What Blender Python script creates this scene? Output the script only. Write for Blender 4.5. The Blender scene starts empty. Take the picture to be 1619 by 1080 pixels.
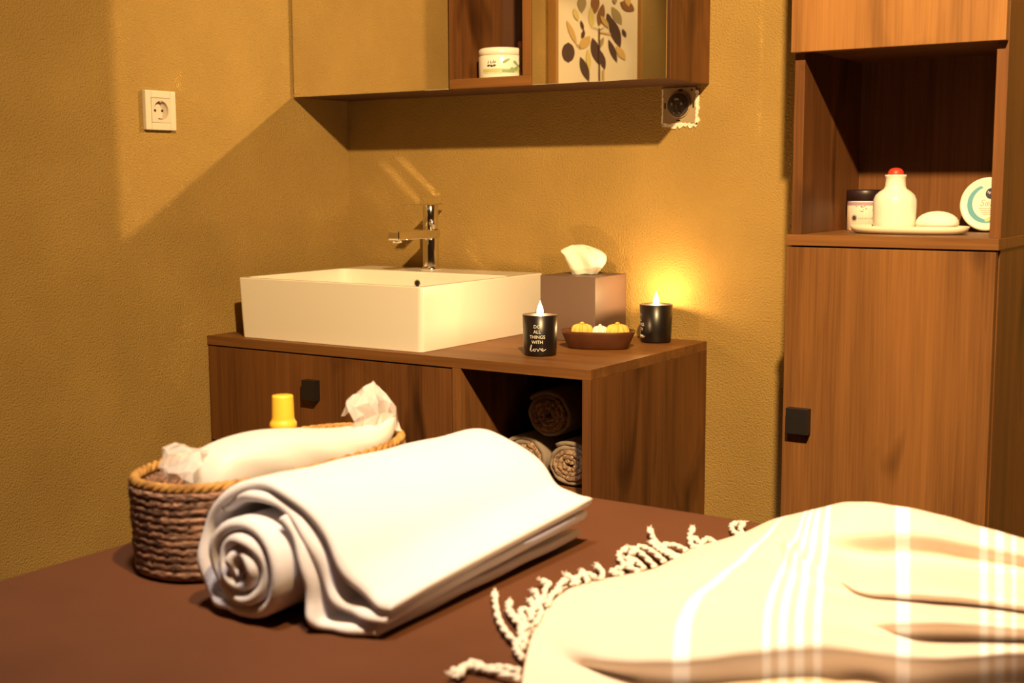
import bpy, bmesh, math, random
from mathutils import Vector, Matrix
from math import sin, cos, pi, radians

S = bpy.context.scene
COL = S.collection
random.seed(7)

# ------------------------------------------------------------------ camera
cam = bpy.data.cameras.new('camera')
cam_ob = bpy.data.objects.new('camera', cam)
COL.objects.link(cam_ob)
YAW, PITCH, ROLL = 0.5864, -0.1254, -0.0042
fw = Vector((-sin(YAW) * cos(PITCH), cos(YAW) * cos(PITCH), sin(PITCH)))
rt0 = Vector((cos(YAW), sin(YAW), 0))
up0 = rt0.cross(fw)
rt = cos(ROLL) * rt0 + sin(ROLL) * up0
up = -sin(ROLL) * rt0 + cos(ROLL) * up0
m = Matrix((rt, up, -fw)).transposed().to_4x4()
m.translation = (2.122, -2.462, 1.1593)
cam_ob.matrix_world = m
cam.sensor_width = 36
cam.lens = 2033.4 / 1619 * 36
cam.clip_start = 0.02
cam.dof.use_dof = True
cam.dof.focus_distance = 2.45
cam.dof.aperture_fstop = 6.3
S.camera = cam_ob

# ------------------------------------------------------------------ world, lamp, exposure
w = bpy.data.worlds.new('world')
S.world = w
w.use_nodes = True
w.node_tree.nodes['Background'].inputs[0].default_value = (1.0, 0.62, 0.3, 1)
w.node_tree.nodes['Background'].inputs[1].default_value = 0.02
LAMP = Vector((1.98, -1.92, 2.43))
ld = bpy.data.lights.new('ceiling_downlight', 'SPOT')
ld.energy = 155
ld.color = (1.0, 0.655, 0.285)
ld.shadow_soft_size = 0.035
ld.spot_size = radians(116)
ld.spot_blend = 1.0
lo = bpy.data.objects.new('ceiling_downlight', ld)
lo.location = LAMP
lo.rotation_euler = (Vector((1.30, 0.0, 1.20)) - LAMP).to_track_quat('-Z', 'Y').to_euler()
COL.objects.link(lo)
l2 = bpy.data.lights.new('added_bed_fill', 'SPOT')  # added fill lamp, guessed, lifts the towel and bed cover
l2.energy = 48
l2.color = (1.0, 0.84, 0.74)
l2.shadow_soft_size = 0.10
l2.spot_size = radians(72)
l2.spot_blend = 1.0
lo2 = bpy.data.objects.new('added_bed_fill', l2)
lo2.location = (1.55, -1.92, 2.50)
lo2.rotation_euler = (Vector((1.35, -1.50, 0.73)) - lo2.location).to_track_quat('-Z', 'Y').to_euler()
COL.objects.link(lo2)
l3 = bpy.data.lights.new('added_picture_fill', 'SPOT')  # added lamp, guessed, brightens the print and the wall round it
l3.energy = 22
l3.color = (1.0, 0.68, 0.32)
l3.shadow_soft_size = 0.03
l3.spot_size = radians(54)
l3.spot_blend = 1.0
lo3 = bpy.data.objects.new('added_picture_fill', l3)
lo3.location = (0.85, -1.72, 2.52)
lo3.rotation_euler = (Vector((0.0, -1.72, 1.55)) - lo3.location).to_track_quat('-Z', 'Y').to_euler()
COL.objects.link(lo3)
S.view_settings.view_transform = 'Standard'
S.view_settings.look = 'None'
S.view_settings.gamma = 1
S.view_settings.use_curve_mapping = False
S.view_settings.exposure = 1.63
cy = S.cycles
cy.blur_glossy = 0.0
cy.sample_clamp_indirect = 0.0
cy.max_bounces = 10
cy.caustics_reflective = True
cy.use_guiding = True
cy.use_surface_guiding = True
cy.guiding_training_samples = 32

# ------------------------------------------------------------------ materials
def new_mat(name):
    mt = bpy.data.materials.new(name)
    mt.use_nodes = True
    nt = mt.node_tree
    b = nt.nodes['Principled BSDF']
    return mt, nt, b

def mat(name, col, rough=0.6, metal=0.0, bump=None, spec=0.5, sheen=0.0, var=None, sss=0.0):
    """plain material; bump=(scale,strength); var=(scale, second colour)"""
    mt, nt, b = new_mat(name)
    b.inputs['Base Color'].default_value = (*col, 1)
    b.inputs['Roughness'].default_value = rough
    b.inputs['Metallic'].default_value = metal
    b.inputs['Specular IOR Level'].default_value = spec
    if sheen:
        b.inputs['Sheen Weight'].default_value = sheen
    tc = nt.nodes.new('ShaderNodeTexCoord')
    if var:
        n = nt.nodes.new('ShaderNodeTexNoise')
        n.inputs['Scale'].default_value = var[0]
        n.inputs['Detail'].default_value = 6
        r = nt.nodes.new('ShaderNodeValToRGB')
        r.color_ramp.elements[0].position = 0.35
        r.color_ramp.elements[1].position = 0.68
        r.color_ramp.elements[0].color = (*var[1], 1)
        r.color_ramp.elements[1].color = (*col, 1)
        nt.links.new(tc.outputs['Object'], n.inputs['Vector'])
        nt.links.new(n.outputs['Fac'], r.inputs['Fac'])
        nt.links.new(r.outputs['Color'], b.inputs['Base Color'])
    if bump:
        n = nt.nodes.new('ShaderNodeTexNoise')
        n.inputs['Scale'].default_value = bump[0]
        n.inputs['Detail'].default_value = 5
        bp = nt.nodes.new('ShaderNodeBump')
        bp.inputs['Strength'].default_value = bump[1]
        bp.inputs['Distance'].default_value = bump[2] if len(bump) > 2 else 0.002
        nt.links.new(tc.outputs['Object'], n.inputs['Vector'])
        nt.links.new(n.outputs['Fac'], bp.inputs['Height'])
        nt.links.new(bp.outputs['Normal'], b.inputs['Normal'])
    return mt

def wood(name, axis='Z', light=(0.265, 0.116, 0.034), dark=(0.095, 0.036, 0.011), rough=0.5, knots=True, shift=0.0):
    mt, nt, b = new_mat(name)
    N, L = nt.nodes, nt.links
    tc = N.new('ShaderNodeTexCoord')
    def mapped(s_along, s_across, off=0.0):
        mp = N.new('ShaderNodeMapping')
        sc = [s_across] * 3
        sc['XYZ'.index(axis)] = s_along
        mp.inputs['Scale'].default_value = sc
        mp.inputs['Location'].default_value = (shift + off, off * 1.3, shift * 0.7)
        L.new(tc.outputs['Object'], mp.inputs['Vector'])
        return mp
    def noise(mp, scale, detail, dist=0.0):
        n = N.new('ShaderNodeTexNoise')
        n.inputs['Scale'].default_value = scale
        n.inputs['Detail'].default_value = detail
        n.inputs['Distortion'].default_value = dist
        L.new(mp.outputs['Vector'], n.inputs['Vector'])
        return n
    broad = noise(mapped(0.8, 9), 1.0, 4, 0.6)
    fine = noise(mapped(6, 260, 3.1), 1.0, 5, 0.2)
    streak = noise(mapped(2.0, 60, 7.7), 1.0, 6, 0.4)
    mx = N.new('ShaderNodeMath'); mx.operation = 'MULTIPLY_ADD'
    mx.inputs[1].default_value = 0.52
    L.new(broad.outputs['Fac'], mx.inputs[0])
    m2 = N.new('ShaderNodeMath'); m2.operation = 'MULTIPLY'
    m2.inputs[1].default_value = 0.26
    L.new(streak.outputs['Fac'], m2.inputs[0])
    L.new(m2.outputs[0], mx.inputs[2])
    m3 = N.new('ShaderNodeMath'); m3.operation = 'MULTIPLY_ADD'
    m3.inputs[1].default_value = 0.25
    L.new(fine.outputs['Fac'], m3.inputs[0])
    L.new(mx.outputs[0], m3.inputs[2])
    ramp = N.new('ShaderNodeValToRGB')
    e = ramp.color_ramp.elements
    e[0].position = 0.36; e[0].color = (*dark, 1)
    e[1].position = 0.66; e[1].color = (*light, 1)
    mid = e.new(0.52)
    mid.color = tuple(0.42 * a + 0.58 * c for a, c in zip(dark, light)) + (1,)
    L.new(m3.outputs[0], ramp.inputs['Fac'])
    out = ramp.outputs['Color']
    if knots:
        kn = noise(mapped(2.6, 6.5, 1.9), 1.0, 2, 1.2)
        kr = N.new('ShaderNodeValToRGB')
        kr.color_ramp.elements[0].position = 0.58
        kr.color_ramp.elements[1].position = 0.74
        kr.color_ramp.elements[0].color = (1, 1, 1, 1)
        kr.color_ramp.elements[1].color = (0.26, 0.22, 0.19, 1)
        L.new(kn.outputs['Fac'], kr.inputs['Fac'])
        mm = N.new('ShaderNodeMix'); mm.data_type = 'RGBA'; mm.blend_type = 'MULTIPLY'
        mm.inputs['Factor'].default_value = 1.0
        L.new(out, mm.inputs['A']); L.new(kr.outputs['Color'], mm.inputs['B'])
        out = mm.outputs['Result']
    L.new(out, b.inputs['Base Color'])
    b.inputs['Roughness'].default_value = rough
    b.inputs['Specular IOR Level'].default_value = 0.3
    bp = N.new('ShaderNodeBump')
    bp.inputs['Strength'].default_value = 0.25
    bp.inputs['Distance'].default_value = 0.0006
    L.new(m3.outputs[0], bp.inputs['Height'])
    L.new(bp.outputs['Normal'], b.inputs['Normal'])
    return mt

M_wall = mat('stucco_wall', (0.395, 0.26, 0.083), 0.9, bump=(260, 0.9, 0.004), spec=0.15, var=(5, (0.345, 0.224, 0.070)))
M_ceil = mat('ceiling_paint', (0.16, 0.13, 0.10), 0.9)
M_wallfar = mat('dark_far_wall', (0.11, 0.085, 0.06), 0.9)
M_floor = mat('floor_vinyl', (0.16, 0.09, 0.045), 0.6, var=(3, (0.11, 0.06, 0.03)))
M_woodV = wood('oak_vertical_grain', 'Z')
M_woodV2 = wood('oak_vertical_grain_darker', 'Z', (0.20, 0.080, 0.024), (0.074, 0.027, 0.009), shift=4.3)
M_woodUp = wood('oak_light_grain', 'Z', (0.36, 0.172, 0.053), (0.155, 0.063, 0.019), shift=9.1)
M_woodH = wood('oak_horizontal_grain', 'X', knots=False)
M_woodD = wood('oak_depth_grain', 'Y', knots=False)
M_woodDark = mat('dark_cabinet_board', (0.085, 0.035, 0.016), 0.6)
M_black = mat('black_metal', (0.012, 0.010, 0.010), 0.45)
M_ceramic = mat('white_ceramic', (0.86, 0.82, 0.76), 0.14, spec=0.5)
M_chrome = mat('chrome', (0.82, 0.80, 0.78), 0.10, 1.0)
M_hole = mat('dark_hole', (0.01, 0.008, 0.006), 0.8)
M_plasticw = mat('cream_plastic', (0.62, 0.55, 0.46), 0.4)
M_plasticin = mat('cream_plastic_insert', (0.58, 0.50, 0.42), 0.45)
M_greypl = mat('grey_socket_body', (0.045, 0.035, 0.034), 0.5)
M_greypin = mat('grey_metal_contact', (0.30, 0.25, 0.22), 0.4, 0.6)
M_plaster = mat('raw_plaster', (0.86, 0.78, 0.66), 0.95, bump=(220, 0.8, 0.004))
M_boxplate = mat('mounting_plate', (0.34, 0.25, 0.15), 0.6)
M_glassblk = mat('black_candle_glass', (0.010, 0.007, 0.007), 0.32)
M_wax = mat('cream_wax', (0.85, 0.75, 0.55), 0.5)
M_wick = mat('burnt_wick', (0.02, 0.015, 0.01), 0.9)
M_letter = mat('white_lettering', (0.85, 0.83, 0.80), 0.6)
M_taupe = mat('taupe_board', (0.125, 0.078, 0.060), 0.5)
M_tissue = mat('white_tissue', (0.86, 0.82, 0.74), 0.95, bump=(120, 0.25))
M_bowl = mat('dark_red_wood', (0.125, 0.042, 0.018), 0.4, var=(25, (0.08, 0.025, 0.011)))
M_yel = mat('yellow_soap', (0.72, 0.50, 0.10), 0.7, bump=(180, 0.4))
M_whi = mat('white_soap', (0.86, 0.84, 0.80), 0.6, bump=(180, 0.3))
M_stone = mat('cream_stoneware', (0.84, 0.77, 0.64), 0.4)
M_bottlew = mat('white_porcelain', (0.88, 0.85, 0.78), 0.25)
M_red = mat('red_stopper', (0.62, 0.045, 0.025), 0.45)
M_lid = mat('dark_purple_lid', (0.022, 0.009, 0.014), 0.4)
M_label = mat('pale_label', (0.78, 0.66, 0.60), 0.6)
M_lilac = mat('lilac_band', (0.42, 0.28, 0.40), 0.6)
M_ink = mat('dark_ink', (0.06, 0.03, 0.04), 0.7)
M_navy = mat('navy_ink', (0.012, 0.012, 0.07), 0.5)
M_blue = mat('pale_blue_print', (0.10, 0.36, 0.50), 0.5)
M_tin = mat('white_tin', (0.86, 0.84, 0.76), 0.35)
M_green = mat('leaf_green_print', (0.30, 0.40, 0.22), 0.6)
M_lime = mat('lime_print', (0.62, 0.62, 0.22), 0.6)
M_grey = mat('grey_lettering', (0.42, 0.40, 0.36), 0.6)
M_pink = mat('pink_cap', (0.45, 0.17, 0.13), 0.5)
M_towel = mat('white_terry', (0.72, 0.68, 0.69), 1.0, bump=(900, 0.6, 0.0015), sheen=0.3, spec=0.1)
M_bed = mat('brown_bed_cover', (0.108, 0.041, 0.018), 0.95, bump=(500, 0.35, 0.001), spec=0.12, var=(6, (0.092, 0.035, 0.015)))
M_bedbase = mat('bed_frame', (0.05, 0.025, 0.013), 0.6)
M_capy = mat('yellow_cap', (0.80, 0.46, 0.035), 0.4)
M_bottley = mat('amber_bottle', (0.60, 0.34, 0.05), 0.25)
M_bundle = mat('white_packed_cloth', (0.62, 0.58, 0.52), 0.55, bump=(60, 0.15))
M_straw = mat('golden_straw_rim', (0.46, 0.25, 0.055), 0.8, bump=(160, 0.8), var=(60, (0.24, 0.11, 0.02)))
M_fringe = mat('cream_cord', (0.70, 0.62, 0.52), 0.95, bump=(400, 0.5))
M_paper = mat('cream_print_paper', (0.80, 0.70, 0.50), 0.8)
M_frame = mat('gilt_frame', (0.40, 0.22, 0.06), 0.5)
M_frameside = mat('brown_frame_side', (0.10, 0.045, 0.018), 0.6)
LEAF = {
    'd': mat('leaf_dark', (0.085, 0.042, 0.028), 0.8),
    'b': mat('leaf_brown', (0.24, 0.105, 0.035), 0.8),
    'o': mat('leaf_olive', (0.34, 0.26, 0.12), 0.8),
    'g': mat('leaf_gold', (0.60, 0.40, 0.13), 0.8),
    'y': mat('leaf_yellow', (0.66, 0.54, 0.18), 0.8),
}

def make_mirror():
    mt, nt, b = new_mat('mirror_glass')
    b.inputs['Base Color'].default_value = (0.90, 0.88, 0.86, 1)
    b.inputs['Metallic'].default_value = 1
    b.inputs['Roughness'].default_value = 0.0
    return mt
M_mirror = make_mirror()

def make_flame():
    """glowing gas: emits, and lets light through"""
    mt, nt, b = new_mat('candle_flame')
    N, L = nt.nodes, nt.links
    tr = N.new('ShaderNodeBsdfTransparent')
    em = N.new('ShaderNodeEmission')
    em.inputs[0].default_value = (1.0, 0.70, 0.32, 1)
    em.inputs[1].default_value = 2.2
    ad = N.new('ShaderNodeAddShader')
    L.new(tr.outputs[0], ad.inputs[0]); L.new(em.outputs[0], ad.inputs[1])
    L.new(ad.outputs[0], N['Material Output'].inputs['Surface'])
    N.remove(b)
    return mt
M_flame = make_flame()

def make_film():
    mt, nt, b = new_mat('clear_plastic_film')
    N, L = nt.nodes, nt.links
    tr = N.new('ShaderNodeBsdfTransparent')
    tr.inputs[0].default_value = (0.97, 0.95, 0.93, 1)
    b.inputs['Base Color'].default_value = (0.9, 0.84, 0.8, 1)
    b.inputs['Roughness'].default_value = 0.18
    b.inputs['Specular IOR Level'].default_value = 1.0
    mx = N.new('ShaderNodeMixShader')
    mx.inputs[0].default_value = 0.30
    L.new(tr.outputs[0], mx.inputs[1]); L.new(b.outputs[0], mx.inputs[2])
    L.new(mx.outputs[0], N['Material Output'].inputs['Surface'])
    return mt
M_film = make_film()

def make_basket():
    mt, nt, b = new_mat('seagrass_weave')
    N, L = nt.nodes, nt.links
    tc = N.new('ShaderNodeTexCoord')
    mp = N.new('ShaderNodeMapping'); mp.inputs['Scale'].default_value = (70, 70, 160)
    n = N.new('ShaderNodeTexNoise'); n.inputs['Scale'].default_value = 1.0
    n.inputs['Detail'].default_value = 5; n.inputs['Distortion'].default_value = 0.8
    L.new(tc.outputs['Object'], mp.inputs['Vector']); L.new(mp.outputs[0], n.inputs['Vector'])
    r = N.new('ShaderNodeValToRGB')
    r.color_ramp.elements[0].position = 0.34; r.color_ramp.elements[0].color = (0.05, 0.022, 0.014, 1)
    r.color_ramp.elements[1].position = 0.70; r.color_ramp.elements[1].color = (0.44, 0.24, 0.155, 1)
    L.new(n.outputs['Fac'], r.inputs['Fac']); L.new(r.outputs[0], b.inputs['Base Color'])
    b.inputs['Roughness'].default_value = 0.85
    bp = N.new('ShaderNodeBump'); bp.inputs['Strength'].default_value = 0.9; bp.inputs['Distance'].default_value = 0.004
    L.new(n.outputs['Fac'], bp.inputs['Height']); L.new(bp.outputs[0], b.inputs['Normal'])
    return mt
M_basket = make_basket()

def make_throw():
    """cream flat weave with narrow white stripes that run along the cloth (UV u)"""
    mt, nt, b = new_mat('striped_throw_weave')
    N, L = nt.nodes, nt.links
    uv = N.new('ShaderNodeUVMap'); uv.uv_map = 'cloth'
    sp = N.new('ShaderNodeSeparateXYZ'); L.new(uv.outputs[0], sp.inputs[0])
    bands = [(0.288, 0.011), (0.414, 0.0050), (0.438, 0.0055), (0.462, 0.0055), (0.487, 0.0045),
             (0.640, 0.0085), (0.652, 0.003), (0.628, 0.003), (0.795, 0.006), (0.822, 0.006), (0.845, 0.003)]
    acc = None
    for c, wd in bands:
        s = N.new('ShaderNodeMath'); s.operation = 'SUBTRACT'; s.inputs[1].default_value = c
        L.new(sp.outputs[0], s.inputs[0])
        a = N.new('ShaderNodeMath'); a.operation = 'ABSOLUTE'; L.new(s.outputs[0], a.inputs[0])
        mr = N.new('ShaderNodeMapRange')
        mr.inputs['From Min'].default_value = wd; mr.inputs['From Max'].default_value = wd * 1.45
        mr.inputs['To Min'].default_value = 1; mr.inputs['To Max'].default_value = 0
        L.new(a.outputs[0], mr.inputs['Value'])
        if acc is None:
            acc = mr.outputs[0]
        else:
            mxx = N.new('ShaderNodeMath'); mxx.operation = 'MAXIMUM'
            L.new(acc, mxx.inputs[0]); L.new(mr.outputs[0], mxx.inputs[1]); acc = mxx.outputs[0]
    mix = N.new('ShaderNodeMix'); mix.data_type = 'RGBA'
    mix.inputs['A'].default_value = (0.66, 0.555, 0.455, 1)
    mix.inputs['B'].default_value = (0.82, 0.79, 0.78, 1)
    L.new(acc, mix.inputs['Factor']); L.new(mix.outputs['Result'], b.inputs['Base Color'])
    b.inputs['Roughness'].default_value = 0.95
    b.inputs['Specular IOR Level'].default_value = 0.1
    tc = N.new('ShaderNodeTexCoord')
    n = N.new('ShaderNodeTexNoise'); n.inputs['Scale'].default_value = 700; n.inputs['Detail'].default_value = 3
    bp = N.new('ShaderNodeBump'); bp.inputs['Strength'].default_value = 0.35; bp.inputs['Distance'].default_value = 0.001
    L.new(tc.outputs['Object'], n.inputs['Vector']); L.new(n.outputs['Fac'], bp.inputs['Height']); L.new(bp.outputs[0], b.inputs['Normal'])
    return mt
M_throw = make_throw()

def make_roll_end():
    """woven cotton in taupe with tan threads, for the rolled hand towels"""
    mt, nt, b = new_mat('taupe_towel_cloth')
    N, L = nt.nodes, nt.links
    tc = N.new('ShaderNodeTexCoord')
    n = N.new('ShaderNodeTexNoise'); n.inputs['Scale'].default_value = 230; n.inputs['Detail'].default_value = 3
    L.new(tc.outputs['Object'], n.inputs['Vector'])
    r = N.new('ShaderNodeValToRGB')
    r.color_ramp.elements[0].position = 0.38; r.color_ramp.elements[0].color = (0.16, 0.09, 0.06, 1)
    r.color_ramp.elements[1].position = 0.62; r.color_ramp.elements[1].color = (0.44, 0.31, 0.20, 1)
    L.new(n.outputs['Fac'], r.inputs['Fac']); L.new(r.outputs[0], b.inputs['Base Color'])
    b.inputs['Roughness'].default_value = 0.95
    return mt
M_rollcore = make_roll_end()
M_rollout = mat('grey_towel_cloth', (0.30, 0.24, 0.19), 0.95, bump=(500, 0.5, 0.001))

# ------------------------------------------------------------------ mesh helpers (all in world coordinates)
class MB:
    def __init__(self):
        self.bm = bmesh.new()
        self.mats = []
    def mi(self, mtl):
        if mtl not in self.mats:
            self.mats.append(mtl)
        return self.mats.index(mtl)
    def box(self, x0, x1, y0, y1, z0, z1, mtl=None, bev=0.0, seg=2):
        b2 = bmesh.new()
        bmesh.ops.create_cube(b2, size=1)
        for v in b2.verts:
            v.co = Vector(((x0 + x1) / 2 + v.co.x * (x1 - x0), (y0 + y1) / 2 + v.co.y * (y1 - y0), (z0 + z1) / 2 + v.co.z * (z1 - z0)))
        if bev:
            bmesh.ops.bevel(b2, geom=b2.edges[:], offset=bev, segments=seg, profile=0.6, affect='EDGES', clamp_overlap=True)
        self.merge(b2, mtl)
        return self
    def merge(self, b2, mtl=None, smooth=False):
        k = self.mi(mtl) if mtl else 0
        vm = {v: self.bm.verts.new(v.co) for v in b2.verts}
        for f in b2.faces:
            try:
                nf = self.bm.faces.new([vm[v] for v in f.verts])
                nf.material_index = k
                nf.smooth = smooth or f.smooth
            except ValueError:
                pass
        b2.free()
    def faces(self, vs, fs, mtl=None, smooth=False):
        k = self.mi(mtl) if mtl else 0
        bv = [self.bm.verts.new(v) for v in vs]
        for f in fs:
            try:
                nf = self.bm.faces.new([bv[i] for i in f])
                nf.material_index = k; nf.smooth = smooth
            except ValueError:
                pass
        return bv
    def grid(self, rows, mtl=None, closed_u=False, closed_v=False, cap=False, smooth=True):
        """rows: list of equal-length point lists"""
        nr, nc = len(rows), len(rows[0])
        vs = [p for r in rows for p in r]
        fs = []
        for i in range(nr if closed_v else nr - 1):
            for j in range(nc if closed_u else nc - 1):
                a = i * nc + j; b_ = i * nc + (j + 1) % nc
                c = ((i + 1) % nr) * nc + (j + 1) % nc; d = ((i + 1) % nr) * nc + j
                fs.append((a, b_, c, d))
        if cap:
            fs.append(tuple(range(nc))[::-1])
            fs.append(tuple((nr - 1) * nc + j for j in range(nc)))
        self.faces(vs, fs, mtl, smooth)
        return self
    def lathe(self, prof, c, mtl=None, n=48, smooth=True, axis=None):
        """prof: (r, h) list; turned about the vertical through c (or about axis)"""
        rows = []
        if axis is None:
            a = Vector((0, 0, 1)); u = Vector((1, 0, 0)); v = Vector((0, 1, 0))
        else:
            a = Vector(axis).normalized(); u = a.orthogonal().normalized(); v = a.cross(u)
        c = Vector(c)
        for r, h in prof:
            r = max(r, 1e-5)
            rows.append([c + a * h + (u * cos(2 * pi * k / n) + v * sin(2 * pi * k / n)) * r for k in range(n)])
        self.grid(rows, mtl, closed_u=True, smooth=smooth)
        return self
    def tube(self, pts, r, mtl=None, n=8, closed=False, cap=True):
        pts = [Vector(p) for p in pts]
        rows = []
        prev = None
        for i, p in enumerate(pts):
            if closed:
                t = pts[(i + 1) % len(pts)] - pts[i - 1]
            else:
                t = pts[min(i + 1, len(pts) - 1)] - pts[max(i - 1, 0)]
            if t.length < 1e-9:
                t = Vector((0, 0, 1))
            t.normalize()
            if prev is None:
                u = t.orthogonal().normalized()
            else:
                u = prev - t * prev.dot(t)
                if u.length < 1e-6:
                    u = t.orthogonal()
                u.normalize()
            prev = u
            v = t.cross(u)
            rr = r[i] if isinstance(r, (list, tuple)) else r
            rows.append([p + (u * cos(2 * pi * k / n) + v * sin(2 * pi * k / n)) * rr for k in range(n)])
        self.grid(rows, mtl, closed_u=True, closed_v=closed, cap=cap and not closed)
        return self
    def build(self, name, mtl=None, parent=None, label=None):
        me = bpy.data.meshes.new(name)
        bmesh.ops.remove_doubles(self.bm, verts=self.bm.verts[:], dist=1e-6)
        bmesh.ops.recalc_face_normals(self.bm, faces=self.bm.faces[:])
        if parent is not None:
            off = parent.get('_o') and Vector(parent['_o']) or Vector((0, 0, 0))
            for v in self.bm.verts:
                v.co -= off
        self.bm.to_mesh(me)
        self.bm.free()
        for x in (self.mats or [mtl]):
            me.materials.append(x)
        o = bpy.data.objects.new(name, me)
        COL.objects.link(o)
        if parent is not None:
            o.parent = parent
            o['_o'] = list(off)
        else:
            o['_o'] = [0, 0, 0]
        if label:
            o['label'] = label
        return o

def thing(name, label, cat, loc, group=None):
    o = bpy.data.objects.new(name, None)
    o.empty_display_size = 0.05
    o.location = loc
    o['_o'] = list(loc)
    o['label'] = label; o['category'] = cat
    if group:
        o['group'] = group
    COL.objects.link(o)
    return o

def struct(name, mb, mtl):
    o = mb.build(name, mtl)
    o['kind'] = 'structure'
    return o

def text_geo(s, size, bold=0.0):
    """flat triangles of a line of lettering, centred on x, base line at 0"""
    cu = bpy.data.curves.new('t', 'FONT')
    cu.body = s; cu.size = size; cu.align_x = 'CENTER'; cu.offset = bold
    ob = bpy.data.objects.new('t', cu)
    COL.objects.link(ob)
    bpy.context.view_layer.update()
    me = ob.evaluated_get(bpy.context.evaluated_depsgraph_get()).to_mesh()
    vs = [v.co.copy() for v in me.vertices]
    fs = [tuple(p.vertices) for p in me.polygons]
    bpy.data.objects.remove(ob); bpy.data.curves.remove(cu)
    return vs, fs

def spline(pts, n):
    """Catmull-Rom through pts (tuples of any length), n samples per span"""
    out = []
    P = [tuple(p) for p in pts]
    for i in range(len(P) - 1):
        p0 = P[max(i - 1, 0)]; p1 = P[i]; p2 = P[i + 1]; p3 = P[min(i + 2, len(P) - 1)]
        for k in range(n):
            t = k / n
            out.append(tuple(0.5 * (2 * b + (c - a) * t + (2 * a - 5 * b + 4 * c - d) * t * t + (3 * b - a - 3 * c + d) * t ** 3)
                             for a, b, c, d in zip(p0, p1, p2, p3)))
    out.append(P[-1])
    return out

def wob(x, y, z, f, seed=0.0):
    return (sin(x * f + seed) * cos(y * f * 1.31 + seed * 2.1) + sin(z * f * 0.83 + seed * 1.7 + x * f * 0.4)) * 0.5

# ------------------------------------------------------------------ the room
RX, RY, RZ = 3.3, -3.5, 2.6
struct('floor', MB().box(-0.1, RX + 0.1, RY - 0.1, 0.1, -0.1, 0), M_floor)
struct('ceiling', MB().box(-0.1, RX + 0.1, RY - 0.1, 0.1, RZ, RZ + 0.1), M_ceil)
struct('wall_left', MB().box(-0.1, 0, RY - 0.1, 0.1, 0, RZ), M_wall)
struct('wall_back', MB().box(0, RX, 0, 0.1, 0, RZ), M_wall)
struct('wall_right', MB().box(RX, RX + 0.1, RY - 0.1, 0.1, 0, RZ), M_wallfar)
struct('wall_front', MB().box(0, RX, RY - 0.1, RY, 0, RZ), M_wallfar)

# ------------------------------------------------------------------ mirror cabinet
mF, mZ, mB, mT = -0.195, 1.352, 0.975, 2.00
r = thing('mirror_cabinet', 'wall mounted wooden cabinet with two mirror doors and an open middle niche, above the basin', 'cabinet', (0.49, 0, mZ))
MB().box(0.001, 0.017, mF + 0.020, 0, mZ, mT, bev=0.0008).build('side_panel', M_woodV2, r)
MB().box(0.9585, mB, mF + 0.0185, 0, mZ, mT, bev=0.0008).build('side_panel', M_woodV2, r)
MB().box(0.017, 0.9585, mF + 0.0185, 0, mZ, mZ + 0.0125, bev=0.0008).build('bottom_panel', M_woodDark, r)  # darker than the niche floor: underside shade is put into its colour
MB().box(0.4702, 0.6444, mF + 0.0187, -0.008, mZ + 0.0127, mZ + 0.0205).build('niche_floor', M_woodH, r)
MB().box(0.017, 0.9585, mF + 0.0185, 0, mT - 0.02, mT).build('top_panel', M_woodH, r)
MB().box(0.457, 0.470, mF, -0.008, mZ + 0.0205, mT - 0.02, bev=0.0006).build('divider_panel', M_woodV2, r)
MB().box(0.6446, 0.6665, mF, -0.008, mZ + 0.0205, mT - 0.02, bev=0.0006).build('divider_panel', M_woodV, r)
MB().box(0.457, 0.6665, mF, mF + 0.0185, mZ, mZ + 0.0205, bev=0.0006).build('niche_edge_strip', M_woodH, r)
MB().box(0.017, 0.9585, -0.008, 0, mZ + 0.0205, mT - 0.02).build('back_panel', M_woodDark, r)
def mirror_door(x0, x1):
    d = MB().box(x0, x1, mF + 0.004, mF + 0.018, mZ, mT).build('mirror_door', M_woodDark, r)
    MB().box(x0, x1, mF, mF + 0.0038, mZ, mT, bev=0.0005, seg=1).build('mirror', M_mirror, d, 'clear mirror glass')
mirror_door(0.006, 0.4555)
mirror_door(0.668, mB - 0.001)

# white cream jar in the niche, with the pinkish cap behind it
jc = (0.541, -0.120, mZ + 0.0205)
r = thing('cream_jar', 'small round white cream jar with green leaf print in the niche between the mirrors', 'jar', jc)
jr = 0.0485
body = MB().lathe([(0.001, 0), (jr - 0.002, 0), (jr - 0.0005, 0.002), (jr, 0.004), (jr, 0.047), (jr - 0.001, 0.049)], jc).build('body', M_bottlew, r)
MB().lathe([(jr - 0.001, 0.0492), (jr + 0.0002, 0.050), (jr + 0.0003, 0.0605), (jr - 0.003, 0.0645), (jr - 0.008, 0.066), (0.001, 0.0665)], jc).build('lid', M_bottlew, r)
def on_cyl(c, rad, th, vs):
    return [Vector((c[0] + rad * cos(th + v[0] / rad), c[1] + rad * sin(th + v[0] / rad), c[2] + v[1])) for v in vs]
def leaf2d(cx, cy, ln, wd, ang, n=14):
    pts = []
    for k in range(n):
        t = 2 * pi * k / n
        a = ln / 2 * cos(t); b = wd / 2 * sin(t) * (1 - 0.35 * cos(t))
        pts.append((cx + a * cos(ang) - b * sin(ang), cy + a * sin(ang) + b * cos(ang)))
    return pts
th = math.atan2(-2.462 - jc[1], 2.122 - jc[0])
lb = MB()
def stick(mb, poly, mtl, rad=jr + 0.0005, c=jc, t0=th):
    vs = on_cyl(c, rad, t0, poly)
    mb.faces(vs, [tuple(range(len(vs)))], mtl)
def band(x0, x1, z0, z1, mtl, n=10):
    for k in range(n):
        a = x0 + (x1 - x0) * k / n; b = x0 + (x1 - x0) * (k + 1) / n
        stick(lb, [(a, z0), (b, z0), (b, z1), (a, z1)], mtl, jr + 0.0003)
band(-0.046, 0.050, 0.013, 0.020, M_lime)
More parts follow.
